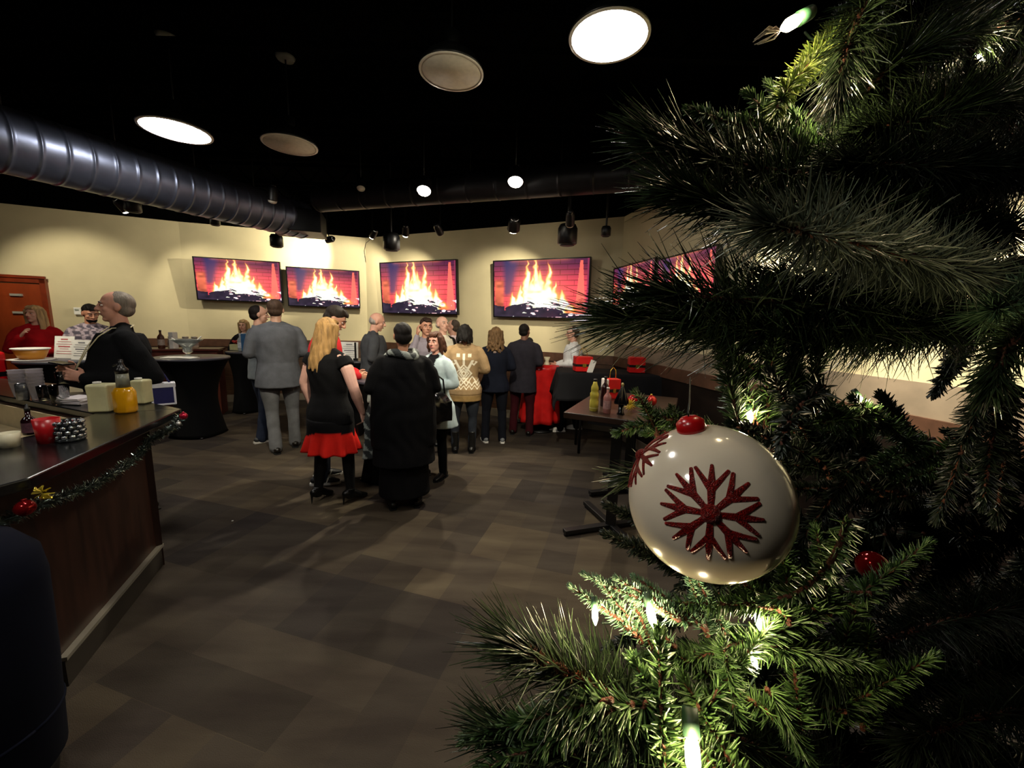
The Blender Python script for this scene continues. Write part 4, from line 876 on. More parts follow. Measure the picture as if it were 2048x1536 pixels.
t7 = U(795, 705, 5.3); cocktail((-1.48, 5.52), .22, 1.06, 'black covered table in front of the bald man in the grey blazer', .24)
white_m = M('white_card'); ink = M('ink_grey', '#6a6a72', .8); inkr = M('ink_red', '#b5555a', .8)
def sign(loc, w, h, label, yaw=0, tilt=-.18, name='paper_sign', red=False):
    root = empty(name, loc, label, 'sign', rz=yaw); R = Matrix.Rotation(tilt, 3, 'X'); bm = NB(); box(bm, R @ Vector((0, 0, h/2)), (w, .006, h), R); setsharp(obj('card', bm, white_m, root))
    bm = NB()
    for k in range(7):
        z = h*(.86-.11*k); lw = w*(.35+.45*abs(math.sin(k*2.3))); box(bm, R @ Vector((0, -.0045, z)), (lw, .001, h*(.05 if k in (0, 3) else .018)), R)
    setsharp(obj('printed_lines', bm, inkr if red else ink, root)); bm = NB(); box(bm, (0, .05, .004), (w*.6, .1, .006)); setsharp(obj('stand_foot', bm, white_m, root)); return root
# far left table things
Z4 = 1.10
def on(px, py, Y): return U(px, py, Y)
root = empty('orange_bowl', (t4.x-.20, 4.6, Z4), 'orange bowl with a white rim on the far left table', 'bowl')
bm = NB(); lathe(bm, [(.085, 0), (.11, .02), (.145, .115), (.135, .115), (.09, .02)], seg=32); obj('bowl_body', bm, M('orange_plastic', '#cf8a2a', .4), root); bm = NB(); lathe(bm, [(.145, .112), (.158, .118), (.158, .128), (.14, .128)], seg=32); obj('rim', bm, white_m, root)
bm = NB(); lathe(bm, [(.19, 0), (.2, .008), (.12, .006)], seg=32); t = obj('plate', bm, white_m); t.location = (t4.x-.20, 4.6, Z4-.012); t.location.z = Z4; root.location.z = Z4+.008; tag(t, 'white plate under the orange bowl', 'plate')
sign((t4.x-.10, 4.84, Z4), .23, .27, 'white paper sign standing behind the orange bowl', .05, red=True); sign((t4.x+.24, 4.72, Z4), .23, .24, 'white paper sign standing in front of the man in plaid', .0)
# red covered table with black stripe at far left
redv = M('red_vinyl', '#c3101a', .3, spec=.6, var=.1)
p = U(-10, 705, 4.3); root = empty('red_table', (p.x-.62, 4.1, 0), 'table under a red plastic cover with a black band at the far left edge', 'table')
bm = NB(); box(bm, (0, 0, p.z/2), (1.1, .7, p.z)); setsharp(obj('plastic_cover', bm, redv, root, bevel=.03)); bm = NB(); box(bm, (0, 0, p.z-.25), (1.112, .712, .05)); setsharp(obj('black_band', bm, can_m, root))
# table 1 things: glass compote and napkins
root = empty('glass_compote', (-4.44, 5.38, 1.10), 'large flared glass bowl on a stem on the left round table', 'glass bowl')
bm = NB(); lathe(bm, [(.075, 0), (.06, .012), (.018, .03), (.03, .05), (.055, .07), (.055, .12), (.05, .13), (.10, .18), (.185, .24), (.18, .24), (.09, .175), (.035, .125), (.03, .07)], seg=32); obj('bowl', bm, M('compote_glass', '#dfe6e4', .05, trans=.85, ior=1.3, var=0), root)
bm = NB(); tube(bm, [(.03, 0, .14), (.2, 0, .28)], .008, 8); tube(bm, [(-.02, 0, .14), (-.2, 0, .25)], .006, 8); obj('serving_spoon', bm, M('white_plastic'), root)
bm = NB(); box(bm, (-.05, -.03, .004), (.34, .2, .006), Matrix.Rotation(.3, 3, 'Z')); box(bm, (.12, -.1, .008), (.24, .12, .005), Matrix.Rotation(-.2, 3, 'Z')); t = setsharp(obj('paper_napkins', bm, white_m)); t.location = (-4.42, 5.30, 1.10); tag(t, 'white napkins spread under the glass bowl', 'napkins')
# centre table: juice cup, plates
def cuporange(loc, label):
    root = empty('juice_cup', loc, label, 'cup'); bm = NB(); lathe(bm, [(.034, 0), (.043, .12), (.041, .12), (.032, .004)], seg=24); obj('cup_wall', bm, glass('clear_plastic'), root); bm = NB(); lathe(bm, [(.031, .005), (.037, .085)], seg=24); obj('orange_drink', bm, M('orange_drink', '#e6ac45', .3), root)
cuporange((ct[0]+.10, ct[1]-.16, 1.08), 'clear cup of orange drink at the front edge of the centre table')
for dx, dy, lb in ((.02, .02, 'white plate in front of the man in red'), (.19, .06, 'white plate of food at the right side of the centre table')):
    root = empty('plate', (ct[0]+dx, ct[1]+dy, 1.08), lb, 'plate'); bm = NB(); lathe(bm, [(.05, 0), (.06, .004), (.09, .014), (.088, .017), (.055, .006)], seg=28); obj('dish', bm, white_m, root)
    bm = NB(); [ell(bm, (.03*math.cos(k*2.1), .03*math.sin(k*2.1), .016), (.018, .015, .01), seg=8) for k in range(4)]; obj('food', bm, M('snack_food', '#a87b45', .7, var=.4, vscale=40), root)
# wall table things
def bottle(loc, r, h, col, label, cap='#0d0d0d', lab=None, trans=.3, nk=.32):
    root = empty('bottle', loc, label, 'bottle'); bm = NB(); lathe(bm, [(r*.9, 0), (r, .006), (r, h*.62), (r*.85, h*.68), (r*nk, h*.80), (r*nk, h*.94)], seg=24); obj('bottle_body', bm, M('bottle_'+col.strip('#'), col, .12, trans=trans), root)
    bm = NB(); lathe(bm, [(r*nk*1.15, h*.93), (r*nk*1.15, h)], seg=16); obj('cap', bm, M('cap_'+cap.strip('#'), cap, .4), root)
    if lab: bm = NB(); lathe(bm, [(r*1.015, h*.18), (r*1.015, h*.5)], seg=24, cap=False); obj('label', bm, M('label_'+lab.strip('#'), lab, .6, var=.25, vscale=50), root)
    return root
z5 = t5.z; bottle((t5.x-.06, 6.85, z5), .045, .30, '#dfe6ea', 'clear water bottle on the small table by the far wall', '#e6e6ea', '#e8ecf4', .5)
bm = NB(); box(bm, (0, 0, .15), (.09, .07, .3)); t = setsharp(obj('blue_carton', bm, M('blue_card', '#3a6c9c', .5), bevel=.004)); t.location = (t5.x+.04, 6.82, z5); tag(t, 'blue carton between the bottle and the white card on the small table', 'box')
sign((t5.x+.15, 6.84, z5), .16, .28, 'white printed card on the small table by the far wall', -.1, -.05, red=True)
bm = NB(); box(bm, (0, 0, .05), (.16, .1, .1)); t = setsharp(obj('cream_box', bm, M('cream_plastic'), bevel=.004)); t.location = (t5.x-.25, 7.0, z5); tag(t, 'small cream box with a red flower left of the water bottle', 'box')
bm = NB(); [ell(bm, (.03*math.cos(k*1.2), .03*math.sin(k*1.2), .14+.015*(k % 2)), (.025, .025, .02), seg=8) for k in range(6)]; tube(bm, [(0, 0, .08), (0, 0, .14)], .006, 6); obj('red_flower', bm, M('flower_red', '#a32420', .6), t)
sign((t6.x-.08, 5.85, 1.07), .26, .27, 'white sign with dark lettering between the blonde hair and the bald man', .0, -.05)
bm = NB(); box(bm, (0, 0, .15), (.02, .02, .24)); box(bm, (0, 0, .02), (.06, .04, .03)); t = setsharp(obj('marker_pen', bm, can_m)); t.location = (t6.x+.03, 5.80, 1.07); tag(t, 'black pen standing in front of the white sign', 'pen')
for k, (dx, dy, cc, lb) in enumerate(((0, .05, '#b8352c', 'small red cup on the table in front of the bald man'), (.1, -.06, '#e6e2da', 'white cup on the table in front of the bald man'))):
    bm = NB(); lathe(bm, [(.026, 0), (.035, .09), (.033, .09), (.024, .004)], seg=20); t = obj('cup', bm, M('cup_'+cc.strip('#'), cc, .4)); t.location = (-1.5+dx, 5.5+dy, 1.06); tag(t, lb, 'cup')
# side counter with bottles at the left wall
p = U(330, 697, 6.3); root = empty('side_counter', (p.x, 6.42, 0), 'reddish wooden side counter against the left wall behind the round table', 'counter', rz=.42)
bm = NB(); box(bm, (0, 0, (p.z-.04)/2), (1.3, .4, p.z-.04)); setsharp(obj('body', bm, M('reddish_wood', '#5b2a1e', .4, var=.25, vscale=5), root)); bm = NB(); box(bm, (0, 0, p.z-.02), (1.36, .46, .04)); setsharp(obj('top', bm, M('reddish_wood_top', '#4a1f18', .3), root, bevel=.006))
zc = p.z; q = U(324, 700, 6.3); bottle((q.x, 6.3, zc), .045, .29, '#5a3526', 'brown liquor bottle with a pale label right of the grey haired man', '#0d0d0d', '#b9a79a', .2)
bm = NB(); box(bm, (0, 0, .13), (.07, .1, .26)); t = setsharp(obj('white_box', bm, white_m, bevel=.004)); t.location = (q.x+.13, 6.38, zc); tag(t, 'tall white box beside the brown bottle', 'box')
for k, (xx, lb) in enumerate(((345, 'stacked glass jar right of the white box'), (365, 'glass jar left of the flared glass bowl'), (378, 'glass jar behind the flared glass bowl'))):
    u_ = U(xx, 700, 6.5); root = empty('glass_jar', (u_.x, 6.5+(xx-345)*.004, zc), lb, 'jar'); bm = NB(); lathe(bm, [(.05, 0), (.055, .01), (.055, .12), (.04, .14), (.04, .16)], seg=20); obj('jar_body', bm, M('jar_glass', '#c9b8b0', .1, trans=.6), root); bm = NB(); lathe(bm, [(.043, .16), (.043, .185)], seg=20); obj('lid', bm, M('brushed_plate'), root)
# bag slung behind the big man
c = U(327, 790, 3.18); root = empty('shoulder_bag', c, 'small navy bag with white trim hanging behind the grey haired man', 'bag', rz=.75)
bm = NB(); box(bm, (0, 0, 0), (.15, .09, .15)); setsharp(obj('bag_body', bm, M('navy_canvas', '#1b1a52', .7), root, bevel=.01))
bm = NB(); box(bm, (0, 0, .085), (.16, .10, .035)); box(bm, (.07, -.047, 0), (.014, .008, .15)); box(bm, (-.07, -.047, -.01), (.014, .008, .15)); box(bm, (0, -.047, -.07), (.15, .008, .014)); setsharp(obj('white_trim', bm, M('white_canvas', '#e4e4ea', .7), root, bevel=.003))
bm = NB(); tube(bm, [(.05, 0, .09), (-.02, .02, .25), (-.10, .03, .38), (-.2, .02, .3), (-.07, .02, .08)], .007, 8); obj('strap', bm, M('navy_canvas'), root)

# black draped table right
p1_, p2_ = U(1116, 743, 5.3), U(1200, 745, 5.0); zt = (p1_.z+p2_.z)/2
root = empty('draped_table', (1.28, 5.22, 0), 'rectangular table under a draped black cloth behind the dark wooden table', 'table', rz=-.05)
bx0 = p1_.x-1.28; bm = NB(); W_, D_ = 1.35, .62; seg = 40
def drape(u_, v_):   # u,v over the cloth extended beyond the top
    x_ = max(-W_/2, min(W_/2, u_)); y_ = max(-D_/2, min(D_/2, v_)); dx_ = u_-x_; dy_ = v_-y_; dr_ = math.hypot(dx_, dy_)
    if dr_ < 1e-6: return (x_, y_, zt)
    f_ = .10+.03*math.sin(8*(u_+v_)); return (x_+dx_*f_*1.5+.02*math.sin(14*v_)*min(1, dr_*3)*(1 if dx_ else 0), y_+dy_*f_*1.5+.02*math.sin(14*u_)*min(1, dr_*3)*(1 if dy_ else 0), zt-dr_*.97)
gv = [[bm.verts.new(drape(-W_/2-.36+(W_+.72)*i/seg, -D_/2-.36+(D_+.72)*j/seg)) for i in range(seg+1)] for j in range(seg+1)]
for j in range(seg):
    for i in range(seg): bm.faces.new((gv[j][i], gv[j][i+1], gv[j+1][i+1], gv[j+1][i]))
o_ = obj('cloth', bm, M('black_cloth', '#141417', .9, var=.1, spec=.2), root); o_.location.z = .012; sm_ = o_.modifiers.new('s', 'SOLIDIFY'); sm_.thickness = .006
bm = NB(); box(bm, (0, 0, zt-.02), (W_-.02, D_-.02, .03)); setsharp(obj('table_top', bm, can_m, root))
for sx in (-1, 1):
    for sy in (-1, 1): bm = NB(); tube(bm, [(sx*.36, sy*(D_/2-.12), .01), (sx*.36, sy*(D_/2-.12), zt-.03)], .018, 8, round_=False); obj('leg', bm, can_m, root)
# santa style gift boxes: red with black belt
def giftbox(loc, w, d, h, label, yaw, trim=False, tagc=False):
    root = empty('gift_box', loc, label, 'gift box', 'red gift boxes with black belts', rz=yaw); bm = NB(); box(bm, (0, 0, h/2), (w, d, h)); setsharp(obj('box_body', bm, M('gift_red', '#d01c1c', .35), root, bevel=.006))
    bm = NB(); box(bm, (0, 0, h*.42), (w+.006, d+.006, h*.16)); setsharp(obj('belt', bm, can_m, root)); bm = NB(); box(bm, (0, -d/2-.006, h*.42), (w*.22, .006, h*.22)); setsharp(obj('buckle', bm, M('gold_foil', '#d8b14a', .25, .8), root))
    bm = NB(); tube(bm, [(-w*.25, 0, h), (-w*.2, 0, h+.08), (0, 0, h+.11), (w*.2, 0, h+.08), (w*.25, 0, h)], .004, 6); obj('handle', bm, M('gold_foil'), root)
    if trim: bm = NB(); box(bm, (-w/2-.012, 0, h/2), (.03, d+.02, h)); setsharp(obj('white_trim', bm, M('white_fur', '#e9ddd8', .9), root, bevel=.01))
    if tagc: bm = NB(); box(bm, (w*.42, -d/2-.012, h*.35), (.075, .004, .17), Matrix.Rotation(.3, 3, 'Y')); setsharp(obj('price_tag', bm, white_m, root))
    return root
g1 = U(1165, 745, 5.1); giftbox((g1.x, 5.12, zt+.02), .22, .16, .19, 'red gift box with a black belt and a white tag on the black draped table', .1, tagc=True)
g2 = U(1290, 745, 5.1); giftbox((1.62, 5.16, zt+.02), .2, .16, .2, 'red gift box with a black belt at the right end of the draped table', -.1)
# red round table
rt = (.47, 6.2); root = empty('red_round_table', (*rt, 0), 'round table under a shiny red plastic cloth in front of the charcoal coat man', 'table')
bm = NB(); P = []; zt2 = 1.06
for k in range(14):
    t = k/13; z = zt2-.9*t; f = .27+.06*t; P.append([bm.verts.new(((f+.035*t*math.sin(9*a_)+.02*t*math.sin(5*a_+1))*math.cos(a_), (f+.035*t*math.sin(9*a_))*math.sin(a_), z)) for a_ in [2*PI*q/90 for q in range(90)]])
for A, B in zip(P, P[1:]):
    for q in range(90): bm.faces.new((A[q], A[(q+1) % 90], B[(q+1) % 90], B[q]))
bm.faces.new(P[0]); o_ = obj('plastic_cloth', bm, M('shiny_red_plastic', '#c9201f', .18, spec=.7, var=.15), root); sm_ = o_.modifiers.new('s', 'SOLIDIFY'); sm_.thickness = .004
bm = NB(); tube(bm, [(0, 0, .03), (0, 0, 1.0)], .035, 12, round_=False); lathe(bm, [(.24, 0), (.24, .02), (.05, .04)], seg=28); obj('pedestal', bm, can_m, root)
bm = NB(); lathe(bm, [(.05, 0), (.04, .02), (.025, .06), (.05, .12), (.045, .12)], seg=20); t = obj('white_vase', bm, M('cream_ceramic')); t.location = (rt[0]+.06, rt[1]-.1, zt2+.003); tag(t, 'small white cup on the red covered table', 'cup')
# dark wooden table
tw = M('dark_table_wood', '#35241a', .35, var=.3, vscale=4, stretch=(1, 7, 1)); uu = Vector((.42, .91, 0)).normalized(); vv = Vector((uu.y, -uu.x, 0))
TC = Vector((.42, 3.10, 0))+uu*.62+vv*.40; root = empty('wooden_table', TC, 'tall dark wooden table on black pedestals, half behind the ornament', 'table', rz=math.atan2(-uu.x, uu.y))
bm = NB(); box(bm, (0, 0, .975), (.80, 1.24, .05)); setsharp(obj('table_top', bm, tw, root, bevel=.006))
for sy in (-1, 1):
    bm = NB(); box(bm, (0, sy*.42, .49), (.075, .075, .93)); setsharp(obj('column', bm, can_m, root)); bm = NB()
    for a in (.75, .75+PI/2): box(bm, (0, sy*.42, .035), (.86, .06, .035), Matrix.Rotation(a, 3, 'Z'))
    for a in (.75, .75+PI/2, .75+PI, .75-PI/2): lathe(bm, [(.022, 0), (.022, .02)], (.41*math.cos(a), sy*.42+.41*math.sin(a), 0), 10)
    setsharp(obj('cross_foot', bm, M('black_foot', '#141416', .35), root, bevel=.004))
    bm = NB(); box(bm, (0, sy*.42, .94), (.4, .4, .02)); setsharp(obj('mounting_plate', bm, can_m, root))
ZT = 1.0
c = G(1187, 822, ZT); root = empty('bottle', c, 'tall translucent yellow bottle at the front of the dark wooden table', 'bottle')
bm = NB(); lathe(bm, [(.030, 0), (.036, .008), (.036, .09), (.031, .10), (.035, .115), (.035, .15), (.028, .16), (.031, .175), (.029, .2), (.018, .225), (.014, .245)], seg=28); obj('bottle_body', bm, M('yellow_drink', '#cdbd4a', .2, trans=.25), root)
bm = NB(); lathe(bm, [(.033, -.0), (.0365, .03)], (0, 0, .003), 28, cap=False); obj('label', bm, M('pale_yellow', '#e8e2a0', .6), root); bm = NB(); lathe(bm, [(.015, .245), (.015, .265)], seg=16); obj('cap', bm, can_m, root)
c = G(1208, 812, ZT); bottle(c, .035, .26, '#2a0d10', 'dark red wine bottle just behind the yellow bottle', '#0d0d0d', None, .1)
c = G(1216, 829, ZT)+Vector((.0, .05, 0)); bottle(c, .032, .21, '#b87a72', 'pink bottle between the yellow bottle and the black wrapped one', '#e4d8d4', '#b98a84', .3)
c = G(1241, 829, ZT); root = empty('wrapped_bottle', c, 'black bottle under a black pleated cone cover on the wooden table', 'bottle')
bm = NB(); lathe(bm, [(.03, 0), (.032, .005), (.022, .02), (.022, .1)], seg=20); obj('bottle_body', bm, M('black_gloss', '#0b0b0c', .15), root)
bm = NB(); rr = []
for z, f in ((.085, .048), (.10, .05), (.17, .028), (.215, .012), (.23, .006)): rr.append([bm.verts.new((f*(1+.18*math.cos(6*a_))*math.cos(a_), f*(1+.18*math.cos(6*a_))*math.sin(a_), z)) for a_ in [2*PI*q/48 for q in range(48)]])
for A, B in zip(rr, rr[1:]):
    for q in range(48): bm.faces.new((A[q], A[(q+1) % 48], B[(q+1) % 48], B[q]))
bm.faces.new(rr[0][::-1]); bm.faces.new(rr[-1]); obj('cone_cover', bm, M('black_gloss'), root); bm = NB(); lathe(bm, [(.009, .225), (.011, .245), (.006, .255)], seg=12); obj('cork', bm, M('cork', '#a8965e', .7), root)
c = G(1228, 800, ZT)+Vector((0, .1, 0)); giftbox(c, .13, .1, .19, 'small red gift box with a black belt and white trim behind the wrapped bottle', .2, trim=True)
for k, (px, py, r_, cc, lb) in enumerate(((1268, 812, .045, '#a3121e', 'shiny red ball leaning on the gold star bow'), (1305, 815, .05, '#b02a22', 'larger red ball ornament partly behind the needles'))):
    c = G(px, py, ZT)+Vector((0, .05, r_)); root = empty('red_ball', c, lb, 'ornament'); bm = NB(); ell(bm, (0, 0, 0), r_, seg=24); obj('ball', bm, M('foil_'+cc.strip('#'), cc, .15, .4), root); bm = NB(); lathe(bm, [(.009, r_*.95), (.009, r_+.01)], seg=12); obj('cap', bm, M('gold_foil'), root)
c = G(1256, 822, ZT)+Vector((.02, .02, .05)); bm = NB()
for q in range(14): a = q*2*PI/14; tube(bm, [Vector((0, 0, 0)), Vector((math.cos(a)*.03, -.006, math.sin(a)*.03)), Vector((math.cos(a)*.055, 0, math.sin(a)*.052))], [(.004, .003), (.009, .004), (.002, .002)], 8)
t = obj('star_bow', bm, M('yellow_ribbon', '#d9b93c', .35)); t.location = c; tag(t, 'spiky golden yellow bow standing on the wooden table', 'bow')
# crumbs of paper on the carpet
for px, py, r_, lb in ((465, 1042, .006, 'tiny white paper scrap on the carpet near the bar'), (484, 816, .018, 'white paper scrap on the carpet below the far wall')):
    c = G(px, py, 0); bm = NB(); box(bm, (0, 0, .002), (r_*2, r_*1.4, .003), Matrix.Rotation(.4, 3, 'Z')); t = setsharp(obj('paper_scrap', bm, white_m)); t.location = c; tag(t, lb, 'paper')

# ---------------------------------------------------------------- Christmas tree
TX, TY = .92, .34
tree = empty('christmas_tree', (TX, TY, 0), 'tall artificial Christmas tree with long green needles filling the right foreground', 'Christmas tree')
def loc3(p): return Vector(p)-Vector((TX, TY, 0))
barkm = M('brown_stem', '#5a2c16', .7, var=.3, vscale=200, bump=.5, bscale=400)
def needlemat(name, a, b, rough=.32):
    if name in MATS: return MATS[name]
    m = M(name, a, rough, spec=.6, var=.25, vscale=90); nt = m.node_tree; mx = [n for n in nt.nodes if n.type == 'MIX'][0]
    g = nt.nodes.new('ShaderNodeNewGeometry'); r_ = nt.nodes.new('ShaderNodeValToRGB'); r_.color_ramp.elements[0].color = hx(a); r_.color_ramp.elements[1].color = hx(b)
    nt.links.new(g.outputs['Random Per Island'], r_.inputs[0]); nt.links.new(r_.outputs[0], mx.inputs[6]); return m
long_m = needlemat('long_pine_needles', '#151f14', '#3d4f31', .25); flat_m = needlemat('flat_green_tips', '#1f3a1a', '#5b7c40', .4); pale_m = needlemat('pale_green_tips', '#3f6a50', '#8fae86', .4); dark_m = needlemat('shaded_inner_needles', '#0a120a', '#1a2817', .4)  # inner needles darkened to paint in the tree's shade
bm = NB(); tube(bm, [(0, 0, .02), (0, 0, 1.6), (0, 0, 3.0)], [.035, .028, .012], 14); obj('trunk', bm, barkm, tree)
bm = NB()
for q in range(3):
    a = q*2.09+.4; tube(bm, [(0, 0, .12), (.25*math.cos(a), .25*math.sin(a), .04), (.42*math.cos(a), .42*math.sin(a), .015)], .016, 8)
obj('stand', bm, can_m, tree)
NCOUNT = [0]
def branch(pts, kind, dens=1.0, L=.07, mat=None, stem=.0032, t0=.0, wid=None, cone=None, tree_=tree, tip=True):
    path = catmull([loc3(p) for p in pts], 8); P = np.array([tuple(p) for p in path]); seg = np.linalg.norm(np.diff(P, axis=0), axis=1); cum = np.concatenate([[0], np.cumsum(seg)]); tot = cum[-1]
    bm = NB(); tube(bm, path[::3]+[path[-1]], [stem*(1.5-.9*i/(len(path[::3]))) for i in range(len(path[::3])+1)], 7)
    st = obj('branch', bm, barkm, tree_)
    n = int((tot*(1-t0))*(3000 if kind == 'long' else 3800)*dens); NCOUNT[0] += n
    s = tot*(t0+(1-t0)*rng.random(n)); 
    if tip: s = np.concatenate([s, tot*(1-.04*rng.random(int(60*dens)))])
    n = len(s); X = np.stack([np.interp(s, cum, P[:, k]) for k in range(3)], 1); k = np.clip(np.searchsorted(cum, s)-1, 0, len(seg)-1); T = (P[k+1]-P[k])/seg[k][:, None]
    rr = rng.normal(size=(n, 3)); rr -= T*(rr*T).sum(1)[:, None]; rr /= np.linalg.norm(rr, axis=1)[:, None]
    ang = cone if cone else (.62 if kind == 'long' else 1.0); f = s/tot; sp = ang*(1-.75*np.clip((f-.85)/.15, 0, 1))+rng.normal(size=n)*.16
    d = T*np.cos(sp)[:, None]+rr*np.sin(sp)[:, None]; ln = L*(.6+.5*rng.random(n))*(1 if kind == 'long' else (1-.45*f))
    w_ = wid or (.0008 if kind == 'long' else .0011)
    V = blades(X, d, ln, w_*(.8+.5*rng.random(n)), bend=.16 if kind == 'long' else .08)
    bladeobj('needles', [V], mat or (long_m if kind == 'long' else flat_m), st); return st
DP = lambda *q: [D(*p) for p in q]
# long needle branches reaching left across the view
branch(DP((2150, 380, .62), (1800, 360, .46), (1560, 345, .39), (1400, 310, .365), (1330, 285, .36)), 'long', 1.5, .066, t0=.25, cone=.7)
branch(DP((2100, 470, .60), (1760, 450, .42), (1540, 430, .38), (1420, 400, .36), (1370, 385, .355)), 'long', 1.8, .062, t0=.2, cone=.95, mat=long_m)
branch(DP((2000, 560, .42), (1800, 510, .33), (1640, 470, .28), (1540, 450, .26)), 'long', 1.3, .045, t0=.1, cone=1.1, mat=needlemat('lit_grey_needles', '#3a4638', '#74806c', .35))  # lamplight painted in: these needles are a paler grey
branch(DP((2150, 620, .62), (1820, 650, .46), (1560, 665, .40), (1400, 640, .37), (1285, 636, .35)), 'long', 1.5, .085, t0=.25, cone=.5)
branch(DP((1900, 600, .45), (1650, 610, .40), (1480, 600, .37), (1350, 592, .35)), 'long', 1.3, .075, t0=.1, cone=.8)
branch(DP((1980, 560, .5), (1800, 560, .44), (1650, 560, .40), (1560, 560, .39)), 'long', 1.2, .05, cone=1.2)
branch(DP((1990, 640, .50), (1850, 652, .46), (1700, 655, .43), (1610, 655, .42)), 'long', .75, .055, cone=1.25, mat=dark_m)
branch(DP((1800, 1640, .50), (1520, 1500, .40), (1330, 1440, .36), (1190, 1375, .335), (1050, 1300, .315)), 'long', 1.35, .064, t0=.25, stem=.0042, cone=.95)
# brown bristly stem
pb = np.array([tuple(loc3(p)) for p in catmull(DP((1330, 1440, .355), (1190, 1375, .33), (1050, 1300, .311)), 10)]); ib = rng.random(900)*(len(pb)-1.01); i0 = ib.astype(int); ab = pb[i0]+(pb[i0+1]-pb[i0])*(ib-i0)[:, None]
bladeobj('bristly_stem', [blades(ab, rng.normal(size=(900, 3)), .004+.004*rng.random(900), .0007)], M('brown_bristle', '#6b3418', .4, var=.3), tree)
branch(DP((1700, 1700, .46), (1350, 1580, .37), (1160, 1520, .34), (1020, 1470, .33)), 'long', 1.6, .062, t0=.2, cone=.8)
branch(DP((1500, 1720, .42), (1260, 1640, .36), (1120, 1590, .34)), 'long', 1.2, .055, t0=.1, cone=.9)
branch(DP((1900, -120, .5), (1760, -20, .42), (1700, 80, .38), (1680, 170, .36)), 'long', 1.3, .05, cone=.55)
branch(DP((2150, 40, .62), (1950, 60, .5), (1800, 120, .44), (1720, 200, .42)), 'long', 1.5, .06, cone=.9)
branch(DP((2200, 180, .62), (2000, 200, .48), (1850, 240, .42), (1740, 260, .40)), 'long', 1.6, .06, cone=.95)
branch(DP((2200, 300, .55), (2000, 330, .45), (1820, 330, .40), (1700, 330, .385)), 'long', 1.5, .055, cone=1.1, mat=dark_m)
branch(DP((2250, 600, .5), (2120, 640, .38), (2020, 690, .33), (1990, 760, .31)), 'long', 1.2, .04, cone=.6)
branch(DP((2200, 560, .5), (2080, 590, .42), (1990, 620, .38)), 'long', 1.4, .045, cone=1.1, mat=pale_m)
branch(DP((1560, 900, .42), (1380, 930, .36), (1290, 945, .34)), 'long', .9, .045, cone=.4, t0=.3)
branch(DP((2250, 1180, .6), (1950, 1230, .46), (1750, 1290, .41), (1650, 1350, .39)), 'long', 1.3, .05, cone=.9, mat=dark_m)
branch(DP((2200, 1400, .5), (1980, 1430, .42), (1830, 1480, .38)), 'long', 1.2, .05, cone=.8, mat=dark_m)
# short flat tipped twigs
def twigs(p0, p1, dep, n, spread, L=.02, dens=1.0, mat=None, ln=(.07, .12), wid=None, updir=None):
    for k in range(n):
        t = (k+.5)/n; a = D(p0[0]+(p1[0]-p0[0])*t, p0[1]+(p1[1]-p0[1])*t, dep[0]+(dep[1]-dep[0])*t); an_ = spread[0]+(spread[1]-spread[0])*rng.random()
        l_ = ln[0]+(ln[1]-ln[0])*rng.random(); dv = CAM_R @ Vector((math.cos(an_), math.sin(an_), .55*(rng.random()-.45))); dv.normalize()
        mid = a+dv*l_*.5+Vector((0, 0, -.006)); branch([a-dv*.02, a, mid, a+dv*l_+Vector((0, 0, -.012))], 'flat', dens, L, mat, .0018, wid=wid)
RAD = math.radians
twigs((1420, 860), (1290, 830), (.40, .38), 6, (RAD(110), RAD(190)), .016, ln=(.025, .05), wid=.0009)
twigs((1620, 830), (1450, 800), (.40, .38), 5, (RAD(60), RAD(160)), .019)
twigs((1950, 930), (1600, 790), (.46, .40), 8, (RAD(120), RAD(200)), .02, mat=flat_m)
twigs((1800, 1000), (1600, 900), (.42, .36), 7, (RAD(100), RAD(250)), .02, mat=dark_m)
twigs((1450, 1240), (1300, 1210), (.36, .34), 5, (RAD(100), RAD(175)), .011, mat=pale_m, dens=1.3, ln=(.05, .08), wid=.0008)  # paler green tips than the other twigs
twigs((1330, 1270), (1220, 1230), (.36, .34), 4, (RAD(80), RAD(150)), .011, mat=pale_m, dens=1.3, ln=(.04, .06), wid=.0008)
twigs((1750, 1180), (1480, 1210), (.40, .35), 7, (RAD(20), RAD(200)), .018)
twigs((1700, 1300), (1450, 1290), (.40, .36), 8, (RAD(-60), RAD(200)), .02)
twigs((1750, 1420), (1400, 1400), (.40, .34), 8, (RAD(-80), RAD(220)), .021)
twigs((1420, 1500), (1150, 1400), (.34, .31), 6, (RAD(190), RAD(280)), .022, wid=.0016, dens=.7)
twigs((1500, 1560), (1300, 1480), (.33, .31), 4, (RAD(60), RAD(130)), .022, wid=.0017, dens=.6)
branch(DP((1700, 60, .44), (1640, 110, .40), (1580, 170, .385), (1548, 230, .38)), 'flat', 1.2, .026, needlemat('yellow_lit_tips', '#4c6a2a', '#8f9c4a', .4), .0022, wid=.0013, cone=1.25)  # the bulb's yellow light is painted into this twig's colour
twigs((1650, 300), (1560, 280), (.41, .39), 4, (RAD(60), RAD(170)), .018)
twigs((2000, 250), (1700, 150), (.5, .44), 6, (RAD(90), RAD(230)), .02, mat=dark_m)
twigs((2030, 820), (1960, 760), (.36, .34), 3, (RAD(230), RAD(280)), .02, mat=dark_m)
